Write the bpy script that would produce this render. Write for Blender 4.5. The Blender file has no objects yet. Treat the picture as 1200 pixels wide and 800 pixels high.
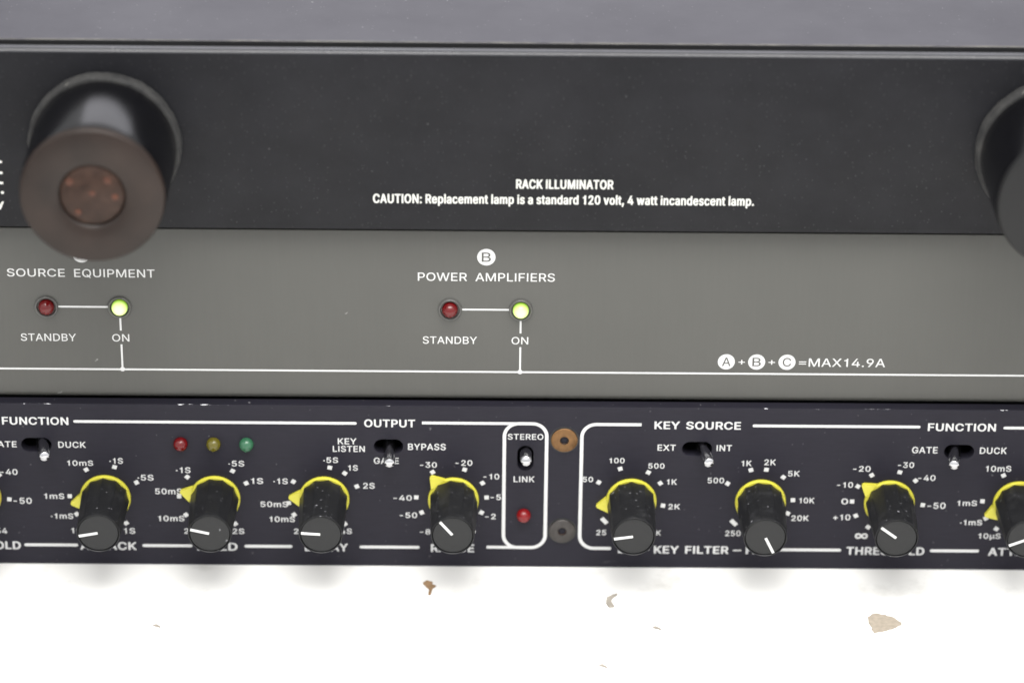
import bpy, bmesh, math, random
from mathutils import Vector, Matrix

WORLD_STRENGTH, WALL, CEILING, BACK = 2.25, 0.48, 1.0, 0.45
LIGHTS = [('softbox', (45, -300, 520), (45, -280, 0), 0.55, 0.40, 2.9, (1.0, 0.99, 0.965), 85),
          ('window_light', (20, 900, 540), (15, 0, 110), 0.66, 0.34, 1.35, (0.93, 0.92, 1.0))]

# ---------------------------------------------------------------- camera, world, lights
scene = bpy.context.scene
COL = scene.collection
MM = 0.001
PITCH, YAW, ROLL = math.radians(27.11), math.radians(0.575), math.radians(0.675)
CAM = Vector((-3.85, -706.3, 422.4)) * MM
fw = Vector((math.sin(YAW)*math.cos(PITCH), math.cos(YAW)*math.cos(PITCH), -math.sin(PITCH)))
ri0 = Vector((math.cos(YAW), -math.sin(YAW), 0))
up0 = ri0.cross(fw)
ri = math.cos(ROLL)*ri0 + math.sin(ROLL)*up0
up = -math.sin(ROLL)*ri0 + math.cos(ROLL)*up0
cd = bpy.data.cameras.new('camera')
cam = bpy.data.objects.new('camera', cd); COL.objects.link(cam)
M = Matrix((ri, up, -fw)).transposed().to_4x4(); M.translation = CAM
cam.matrix_world = M
cd.sensor_width = 36.0
cd.lens = 4003.5/1200*36
cd.clip_start, cd.clip_end = 0.02, 50
cd.dof.use_dof = True
cd.dof.focus_distance = (Vector((5, 2.6, 64))*MM - CAM).dot(fw)
cd.dof.aperture_fstop = 6.5
cd.dof.aperture_blades = 7
scene.camera = cam

world = bpy.data.worlds.new('World'); scene.world = world
world.use_nodes = True
bg = world.node_tree.nodes['Background']
wnt = world.node_tree            # a bright room: pale ceiling above, dimmer walls around
wtc = wnt.nodes.new('ShaderNodeTexCoord'); wsx = wnt.nodes.new('ShaderNodeSeparateXYZ'); wr = wnt.nodes.new('ShaderNodeValToRGB')
wnt.links.new(wtc.outputs['Generated'], wsx.inputs[0]); wnt.links.new(wsx.outputs[2], wr.inputs[0])
els = wr.color_ramp.elements
els[0].position, els[0].color = 0.0, (*[WALL*c for c in (0.97, 0.98, 1.0)], 1)
els[1].position, els[1].color = 0.95, (*[CEILING*c for c in (1.0, 0.99, 0.97)], 1)
e_ = els.new(0.45); e_.color = (*[(WALL*0.45+CEILING*0.55)*c for c in (0.98, 0.985, 1.0)], 1)
wb = wnt.nodes.new('ShaderNodeValToRGB'); wb.color_ramp.elements[0].position, wb.color_ramp.elements[1].position = 0.35, 0.75   # the wall behind the rack is dimmer
wb.color_ramp.elements[0].color, wb.color_ramp.elements[1].color = (1, 1, 1, 1), (*[BACK]*3, 1)
wsh = wnt.nodes.new('ShaderNodeMath'); wsh.operation = 'MULTIPLY_ADD'; wsh.inputs[1].default_value = wsh.inputs[2].default_value = 0.5
wnt.links.new(wsx.outputs[1], wsh.inputs[0]); wnt.links.new(wsh.outputs[0], wb.inputs[0])
wm = wnt.nodes.new('ShaderNodeMix'); wm.data_type = 'RGBA'; wm.blend_type = 'MULTIPLY'; wm.inputs[0].default_value = 1
wnt.links.new(wr.outputs[0], wm.inputs[6]); wnt.links.new(wb.outputs[0], wm.inputs[7])
wnt.links.new(wm.outputs[2], bg.inputs[0]); bg.inputs[1].default_value = WORLD_STRENGTH

def area_light(name, loc, target, sx, sy, watts, col, spread=180):
    ld = bpy.data.lights.new(name, 'AREA'); ld.shape = 'RECTANGLE'
    ld.size, ld.size_y, ld.energy, ld.color = sx, sy, watts, col; ld.spread = math.radians(spread)
    o = bpy.data.objects.new(name, ld); COL.objects.link(o)
    o.location = Vector(loc)*MM
    o.rotation_euler = (Vector(target)*MM - o.location).to_track_quat('-Z', 'Y').to_euler()
for a in LIGHTS: area_light(*a)

scene.view_settings.view_transform = 'Standard'
scene.view_settings.look = 'None'
scene.view_settings.exposure = 0
scene.view_settings.gamma = 1
scene.cycles.max_bounces = 8
scene.cycles.use_denoising = True

# ---------------------------------------------------------------- materials
def nodes_of(name):
    m = bpy.data.materials.new(name); m.use_nodes = True
    nt = m.node_tree; return m, nt, nt.nodes['Principled BSDF']
def N(nt, t, **kw):
    n = nt.nodes.new(t)
    for k, v in kw.items():
        if k in n.inputs: n.inputs[k].default_value = v
        else: setattr(n, k, v)
    return n
def coords(nt, scale=(1, 1, 1), random=False):
    tc = N(nt, 'ShaderNodeTexCoord'); mp = N(nt, 'ShaderNodeMapping')
    mp.inputs['Scale'].default_value = scale
    if random:
        oi = N(nt, 'ShaderNodeObjectInfo'); mu = N(nt, 'ShaderNodeMath', operation='MULTIPLY'); mu.inputs[1].default_value = 0.37
        nt.links.new(oi.outputs['Random'], mu.inputs[0]); nt.links.new(mu.outputs[0], mp.inputs['Location'])
    nt.links.new(tc.outputs['Object'], mp.inputs['Vector']); return mp.outputs[0]
def ramp(nt, src, p0, p1, c0=(0, 0, 0, 1), c1=(1, 1, 1, 1)):
    r = N(nt, 'ShaderNodeValToRGB'); e = r.color_ramp.elements
    e[0].position, e[1].position = p0, p1; e[0].color, e[1].color = c0, c1
    nt.links.new(src, r.inputs[0]); return r.outputs[0]
def noise(nt, vec, scale, detail=2, rough=0.5):
    n = N(nt, 'ShaderNodeTexNoise'); n.inputs['Scale'].default_value = scale; n.inputs['Detail'].default_value = detail; n.inputs['Roughness'].default_value = rough
    nt.links.new(vec, n.inputs['Vector']); return n.outputs[0]
def mixc(nt, fac, a, b):
    m = N(nt, 'ShaderNodeMix', data_type='RGBA')
    for s, v in ((0, fac), (6, a), (7, b)):
        if hasattr(v, 'links') or isinstance(v, bpy.types.NodeSocket): nt.links.new(v, m.inputs[s])
        else: m.inputs[s].default_value = v if s == 0 else (*v, 1)
    return m.outputs[2]
def math2(nt, op, a, b):
    m = N(nt, 'ShaderNodeMath', operation=op)
    for i, v in enumerate((a, b)):
        if isinstance(v, bpy.types.NodeSocket): nt.links.new(v, m.inputs[i])
        else: m.inputs[i].default_value = v
    return m.outputs[0]
def specks(nt, vec, scale, size, keep):
    """sparse round dust specks: voronoi cells, of which only a few carry a speck"""
    wob = N(nt, 'ShaderNodeTexNoise'); wob.inputs['Scale'].default_value = scale*2.6; wob.inputs['Detail'].default_value = 2
    nt.links.new(vec, wob.inputs['Vector'])
    off = N(nt, 'ShaderNodeVectorMath', operation='MULTIPLY_ADD'); off.inputs[1].default_value = (0.55/scale,)*3
    nt.links.new(wob.outputs['Color'], off.inputs[0]); nt.links.new(vec, off.inputs[2])
    v = N(nt, 'ShaderNodeTexVoronoi'); v.inputs['Scale'].default_value = scale
    nt.links.new(off.outputs[0], v.inputs['Vector'])
    near = ramp(nt, v.outputs['Distance'], size*0.5, size, (1, 1, 1, 1), (0, 0, 0, 1))
    sep = N(nt, 'ShaderNodeSeparateColor'); nt.links.new(v.outputs['Color'], sep.inputs[0])
    pick = math2(nt, 'LESS_THAN', sep.outputs[0], keep)
    amt = math2(nt, 'MULTIPLY', pick, sep.outputs[1])
    return math2(nt, 'MULTIPLY', near, amt)
def bump(nt, p, h, strength, dist):
    b = N(nt, 'ShaderNodeBump'); b.inputs['Strength'].default_value = strength; b.inputs['Distance'].default_value = dist
    nt.links.new(h, b.inputs['Height']); nt.links.new(b.outputs[0], p.inputs['Normal'])

def plain(name, col, rough=0.5, metal=0.0, spec=0.5, var=0.12, vscale=300, coat=0.0, trans=0.0):
    m, nt, p = nodes_of(name)
    v = coords(nt)
    n = noise(nt, v, vscale, 3)
    lo = tuple(c*(1-var) for c in col); hi = tuple(min(1, c*(1+var)) for c in col)
    nt.links.new(mixc(nt, n, lo, hi), p.inputs['Base Color'])
    p.inputs['Roughness'].default_value = rough; p.inputs['Metallic'].default_value = metal
    p.inputs['Specular IOR Level'].default_value = spec
    p.inputs['Coat Weight'].default_value = coat; p.inputs['Coat Roughness'].default_value = 0.06
    p.inputs['Transmission Weight'].default_value = trans
    return m

def panel_paint(name, col, rough, spec, grain, grain_amt, bump_amt, dust, edge=None, streak=(1, 1, 1), scuff=0.0, dustcol=(0.5, 0.5, 0.5), blotch=0.0, dusty_edge=None, smudge=0.22):
    m, nt, p = nodes_of(name)
    v = coords(nt); vs = coords(nt, streak)
    fine = noise(nt, vs, grain, 3, 0.6)
    big = noise(nt, v, 14, 4, 0.6)
    c = mixc(nt, fine, tuple(x*(1-grain_amt) for x in col), tuple(x*(1+grain_amt) for x in col))
    c = mixc(nt, math2(nt, 'MULTIPLY', big, 0.25), c, tuple(x*0.8 for x in col))
    for sc, size, keep, amt in dust:
        f = math2(nt, 'MULTIPLY', specks(nt, v, sc, size, keep), amt)
        c = mixc(nt, f, c, dustcol)
    if scuff:
        s = coords(nt, (1, 1, 3.0))
        sm = ramp(nt, noise(nt, s, 60, 6, 0.75), 0.66, 0.80)
        c = mixc(nt, math2(nt, 'MULTIPLY', sm, scuff), c, (0.35, 0.35, 0.38))
    if blotch:
        bl = ramp(nt, noise(nt, coords(nt, (1, 1, 1.3)), 55, 5, 0.65), 0.38, 0.66)
        c = mixc(nt, math2(nt, 'MULTIPLY', bl, blotch), c, tuple(x*1.6 for x in col))
    if dusty_edge:
        tc = N(nt, 'ShaderNodeTexCoord'); sx = N(nt, 'ShaderNodeSeparateXYZ'); nt.links.new(tc.outputs['Object'], sx.inputs[0])
        near = math2(nt, 'MULTIPLY', math2(nt, 'LESS_THAN', sx.outputs[1], dusty_edge*MM), math2(nt, 'GREATER_THAN', sx.outputs[2], 131.6*MM))
        dn = ramp(nt, noise(nt, coords(nt, (1, 3, 3)), 120, 5, 0.7), 0.35, 0.70)
        c = mixc(nt, math2(nt, 'MULTIPLY', near, math2(nt, 'MULTIPLY', dn, 0.6)), c, (0.17, 0.16, 0.13))
    if edge:
        zlo, zhi, thr = edge
        tc = N(nt, 'ShaderNodeTexCoord'); sx = N(nt, 'ShaderNodeSeparateXYZ'); nt.links.new(tc.outputs['Object'], sx.inputs[0])
        near = math2(nt, 'GREATER_THAN', sx.outputs[2], zlo*MM)
        front = math2(nt, 'LESS_THAN', sx.outputs[1], zhi*MM)
        chips = ramp(nt, noise(nt, coords(nt, (1, 3, 3)), 330, 4, 0.8), thr, thr+0.02)
        mr = N(nt, 'ShaderNodeMapRange'); mr.inputs[1].default_value = -0.13; mr.inputs[2].default_value = 0.13
        nt.links.new(sx.outputs[0], mr.inputs[0])
        pr = N(nt, 'ShaderNodeValToRGB'); pr.color_ramp.interpolation = 'CONSTANT'
        stops = [(0.0, 0)]
        for x0, x1, a in ((-112, -105.5, 0.8), (-77, -62.5, 1.0), (-28, -25, 0.6), (59.4, 66.6, 1.0), (73, 77, 0.5), (86, 93, 0.6), (115, 119, 0.8)):
            stops += [((x0+130)/260, a), ((x1+130)/260, 0)]
        el = pr.color_ramp.elements
        el[0].position, el[0].color = 0.0, (0, 0, 0, 1); el.remove(el[1])
        for ps, a in stops[1:]:
            ne = el.new(ps); ne.color = (a, a, a, 1)
        nt.links.new(mr.outputs[0], pr.inputs[0]); pat = pr.outputs[0]
        f = math2(nt, 'MULTIPLY', math2(nt, 'MULTIPLY', near, front), math2(nt, 'MULTIPLY', chips, pat))
        c = mixc(nt, f, c, (0.62, 0.62, 0.64))
    nt.links.new(c, p.inputs['Base Color'])
    sm_ = noise(nt, coords(nt, (1, 1, 0.7)), 30, 5, 0.7)
    rr = ramp(nt, sm_, 0.35, 0.65, (rough*(1-smudge),)*3 + (1,), (rough*(1+smudge),)*3 + (1,))
    nt.links.new(rr, p.inputs['Roughness']); p.inputs['Specular IOR Level'].default_value = spec
    bump(nt, p, fine, bump_amt, 0.00004)
    return m

MAT = {}
MAT['gate_paint'] = panel_paint('gate_paint', (0.0155, 0.0146, 0.0209), 0.42, 0.14, 900, 0.20, 0.12,
    [(330, 0.09, 0.09, 0.45), (800, 0.15, 0.10, 0.35)], edge=(43.44, 0.2, 0.55), streak=(0.25, 1, 1.6), scuff=0.2)
MAT['lamp_paint'] = panel_paint('lamp_paint', (0.0088, 0.0089, 0.0106), 0.46, 0.15, 2200, 0.30, 0.5,
    [(560, 0.12, 0.16, 0.30), (1000, 0.24, 0.45, 0.13)], blotch=0.55)
MAT['lamp_edge_highlight'] = panel_paint('lamp_edge_highlight', (0.0202, 0.0202, 0.0245), 0.30, 0.6, 1500, 0.30, 0.3, [(500, 0.14, 0.3, 0.3)])  # lighter, glossier copy of lamp_paint: the top edge's highlight is put into the colour
MAT['cover_paint'] = panel_paint('cover_paint', (0.0187, 0.0169, 0.0259), 0.36, 0.38, 1200, 0.10, 0.10,
    [(420, 0.10, 0.22, 0.45), (900, 0.16, 0.22, 0.35)], streak=(0.3, 1, 1), dusty_edge=9.25, smudge=0.07)
MAT['grey_paint'] = panel_paint('grey_paint', (0.0700, 0.0692, 0.0632), 0.42, 0.32, 1400, 0.045, 0.10,
    [(120, 0.05, 0.04, 0.4)], streak=(1, 1, 0.06), dustcol=(0.6, 0.6, 0.58))
MAT['chassis_black'] = plain('chassis_black', (0.012, 0.012, 0.013), 0.6)
MAT['well_black'] = plain('well_black', (0.008, 0.008, 0.010), 0.5)
MAT['white_ink'] = plain('white_ink', (0.52, 0.52, 0.515), 0.5, var=0.04, vscale=900)
MAT['lamp_ink'] = plain('lamp_ink', (0.56, 0.56, 0.525), 0.5, var=0.04, vscale=900)
MAT['yellow'] = plain('yellow_plastic', (0.500, 0.460, 0.042), 0.42, var=0.08, vscale=500)
MAT['chrome'] = plain('chrome', (0.46, 0.46, 0.47), 0.18, metal=1.0, var=0.12, vscale=900)
MAT['steel'] = plain('steel', (0.050, 0.045, 0.042), 0.42, metal=0.5, var=0.40, vscale=700)
MAT['gold'] = plain('brass_zinc', (0.150, 0.076, 0.027), 0.42, metal=0.55, var=0.45, vscale=900)
MAT['socket'] = plain('socket_dark', (0.03, 0.016, 0.010), 0.6)
MAT['sink_dark'] = plain('countersink', (0.0058, 0.0058, 0.0065), 0.4)
MAT['red_lens'] = plain('red_lens', (0.095, 0.0018, 0.0026), 0.20, spec=0.4, coat=0.12, vscale=200)
MAT['bright_red_lens'] = plain('bright_red_lens', (0.150, 0.0030, 0.0042), 0.20, spec=0.4, coat=0.12, vscale=200)
MAT['olive_lens'] = plain('olive_lens', (0.0880, 0.0740, 0.0070), 0.20, spec=0.4, coat=0.12, vscale=200)
MAT['teal_lens'] = plain('teal_lens', (0.0250, 0.0980, 0.0500), 0.20, spec=0.4, coat=0.12, vscale=200)
MAT['bezel_grey'] = plain('bezel_grey', (0.0720, 0.0706, 0.0662), 0.34)
MAT['lamp_black'] = plain('lamp_black', (0.0029, 0.0029, 0.0037), 0.24, spec=0.32, var=0.3, vscale=160)
MAT['lamp_black'].node_tree.nodes['Principled BSDF'].inputs['IOR'].default_value = 1.5
MAT['front_brown'] = plain('front_brown', (0.0178, 0.0118, 0.0094), 0.34, spec=0.22, var=0.85, vscale=90)
MAT['front_grey'] = plain('front_grey', (0.0104, 0.0104, 0.0108), 0.45, spec=0.22, var=0.10, vscale=120)
MAT['lens_brown'] = plain('lens_brown', (0.0310, 0.0170, 0.0120), 0.38, spec=0.17, var=0.7, vscale=380)
MAT['copper'] = plain('copper', (0.0612, 0.0202, 0.0101), 0.4, spec=0.3, var=0.8, vscale=900)

def knob_plastic():
    m, nt, p = nodes_of('knob_plastic')
    v = coords(nt, random=True)
    c = mixc(nt, noise(nt, v, 900, 4, 0.7), (0.0045, 0.0045, 0.0053), (0.0115, 0.0118, 0.013))
    dusty = ramp(nt, noise(nt, v, 160, 5, 0.7), 0.52, 0.78)
    c = mixc(nt, math2(nt, 'MULTIPLY', dusty, 0.28), c, (0.07, 0.07, 0.074))
    for sc, size, keep, amt in ((750, 0.22, 0.38, 0.6), (380, 0.14, 0.22, 0.9)):
        c = mixc(nt, math2(nt, 'MULTIPLY', specks(nt, v, sc, size, keep), amt), c, (0.22, 0.22, 0.235))
    nt.links.new(c, p.inputs['Base Color']); p.inputs['Roughness'].default_value = 0.46; p.inputs['Specular IOR Level'].default_value = 0.3
    bump(nt, p, noise(nt, v, 1800, 2), 0.25, 0.00005)
    return m
MAT['knob'] = knob_plastic()
def cap_plastic():
    m, nt, p = nodes_of('cap_plastic')
    v = coords(nt, random=True)
    c = mixc(nt, noise(nt, v, 700, 4, 0.7), (0.0105, 0.0108, 0.0113), (0.0155, 0.0158, 0.0165))
    c = mixc(nt, math2(nt, 'MULTIPLY', specks(nt, v, 520, 0.17, 0.14), 0.7), c, (0.4, 0.4, 0.42))
    nt.links.new(c, p.inputs['Base Color']); p.inputs['Roughness'].default_value = 0.48; p.inputs['Specular IOR Level'].default_value = 0.33
    return m
MAT['cap'] = cap_plastic()
def dusty_rubber():
    m, nt, p = nodes_of('dusty_collar')
    v = coords(nt)
    c = mixc(nt, ramp(nt, noise(nt, v, 260, 6, 0.75), 0.36, 0.66), (0.010, 0.010, 0.011), (0.040, 0.039, 0.037))
    c = mixc(nt, math2(nt, 'MULTIPLY', specks(nt, v, 420, 0.2, 0.25), 0.8), c, (0.42, 0.41, 0.36))
    nt.links.new(c, p.inputs['Base Color']); p.inputs['Roughness'].default_value = 0.8
    return m
MAT['collar'] = dusty_rubber()
def lit_led():
    m, nt, p = nodes_of('lit_green_lens')
    tc = N(nt, 'ShaderNodeTexCoord'); sx = N(nt, 'ShaderNodeSeparateXYZ'); nt.links.new(tc.outputs['Object'], sx.inputs[0])
    t = math2(nt, 'MULTIPLY', sx.outputs[1], -1/(2.3*MM))          # 0 at the rim, about 1 at the tip of the dome
    c = ramp(nt, t, 0.10, 0.92, (0.36, 0.72, 0.015, 1), (0.97, 1.0, 0.50, 1))
    nt.links.new(c, p.inputs['Emission Color'])
    s = ramp(nt, t, 0.1, 0.95, (0.28, 0.28, 0.28, 1), (1, 1, 1, 1))
    nt.links.new(math2(nt, 'MULTIPLY', s, 1.6), p.inputs['Emission Strength'])
    p.inputs['Base Color'].default_value = (0.08, 0.15, 0.01, 1); p.inputs['Roughness'].default_value = 0.2
    return m
MAT['lit'] = lit_led()
def table_white():
    m, nt, p = nodes_of('white_laminate')
    v = coords(nt)
    c = mixc(nt, ramp(nt, noise(nt, v, 9, 5, 0.6), 0.40, 0.75), (0.76, 0.755, 0.74), (0.68, 0.67, 0.65))
    sm = ramp(nt, noise(nt, v, 34, 6, 0.7), 0.55, 0.74)
    c = mixc(nt, math2(nt, 'MULTIPLY', sm, 0.62), c, (0.385, 0.375, 0.35))
    c = mixc(nt, math2(nt, 'MULTIPLY', specks(nt, v, 150, 0.05, 0.14), 0.85), c, (0.20, 0.18, 0.15))
    nt.links.new(c, p.inputs['Base Color']); p.inputs['Roughness'].default_value = 0.45
    return m
MAT['table'] = table_white()
MAT['chip_beige'] = plain('chip_beige', (0.29, 0.25, 0.20), 0.8, var=0.30, vscale=900)
MAT['chip_grey'] = plain('chip_grey', (0.27, 0.245, 0.21), 0.8, var=0.25, vscale=900)
MAT['chip_brown'] = plain('chip_brown', (0.24, 0.15, 0.08), 0.7, var=0.5, vscale=900)

# ---------------------------------------------------------------- mesh helpers (millimetres in, metres out)
def mesh_obj(name, bm, mat, parent=None, smooth=None, origin=(0, 0, 0)):
    me = bpy.data.meshes.new(name)
    bm.normal_update()
    bm.to_mesh(me); bm.free()
    o_ = Vector(origin)
    for v in me.vertices: v.co = (v.co - o_)*MM
    for mm in (mat if isinstance(mat, (list, tuple)) else [mat]): me.materials.append(MAT[mm])
    if smooth is not None:
        for p in me.polygons: p.use_smooth = True
        me.set_sharp_from_angle(angle=math.radians(smooth))
    ob = bpy.data.objects.new(name, me); COL.objects.link(ob)
    if parent is not None: ob.parent = parent
    ob.location = o_*MM
    return ob
def tag(o, label=None, cat=None, kind=None, group=None):
    for k, v in (('label', label), ('category', cat), ('kind', kind), ('group', group)):
        if v: o[k] = v
    return o
def empty(name, label, cat):
    o = bpy.data.objects.new(name, None); COL.objects.link(o); o.empty_display_size = 0.02
    return tag(o, label, cat)
def box(bm, x0, x1, y0, y1, z0, z1, bev=0.0):
    vs = [bm.verts.new((x, y, z)) for x in (x0, x1) for y in (y0, y1) for z in (z0, z1)]
    q = [(0, 1, 3, 2), (4, 6, 7, 5), (0, 4, 5, 1), (2, 3, 7, 6), (0, 2, 6, 4), (1, 5, 7, 3)]
    fs = [bm.faces.new([vs[i] for i in f]) for f in q]
    if bev:
        es = list({e for f in fs for e in f.edges})
        bmesh.ops.bevel(bm, geom=es, offset=bev, segments=3, affect='EDGES', profile=0.5)
def lathe(bm, prof, n=64, rad=None, mats=None, cx=0, cz=0):
    """profile of (radius, y) turned about the y axis; y runs towards the panel, so it goes negative to the front"""
    rings = []
    for k, (r, y) in enumerate(prof):
        if r == 0: rings.append([bm.verts.new((cx, y, cz))]); continue
        rings.append([bm.verts.new((cx + r*(rad(2*math.pi*i/n, k) if rad else 1)*math.cos(2*math.pi*i/n), y,
                                    cz + r*(rad(2*math.pi*i/n, k) if rad else 1)*math.sin(2*math.pi*i/n))) for i in range(n)])
    for k in range(len(rings)-1):
        a, b = rings[k], rings[k+1]
        for i in range(n):
            j = (i+1) % n
            if len(a) == 1 and len(b) == 1: continue
            if len(a) == 1: f = bm.faces.new((a[0], b[j], b[i]))
            elif len(b) == 1: f = bm.faces.new((a[i], a[j], b[0]))
            else: f = bm.faces.new((a[i], a[j], b[j], b[i]))
            if mats: f.material_index = mats[k]
def prism_x(bm, prof, x0, x1):
    """closed (y, z) profile extruded along x"""
    A = [bm.verts.new((x0, y, z)) for y, z in prof]; B = [bm.verts.new((x1, y, z)) for y, z in prof]
    n = len(prof)
    for i in range(n):
        j = (i+1) % n; bm.faces.new((A[i], A[j], B[j], B[i]))
    bm.faces.new(A[::-1]); bm.faces.new(B)
    bmesh.ops.recalc_face_normals(bm, faces=bm.faces)

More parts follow.
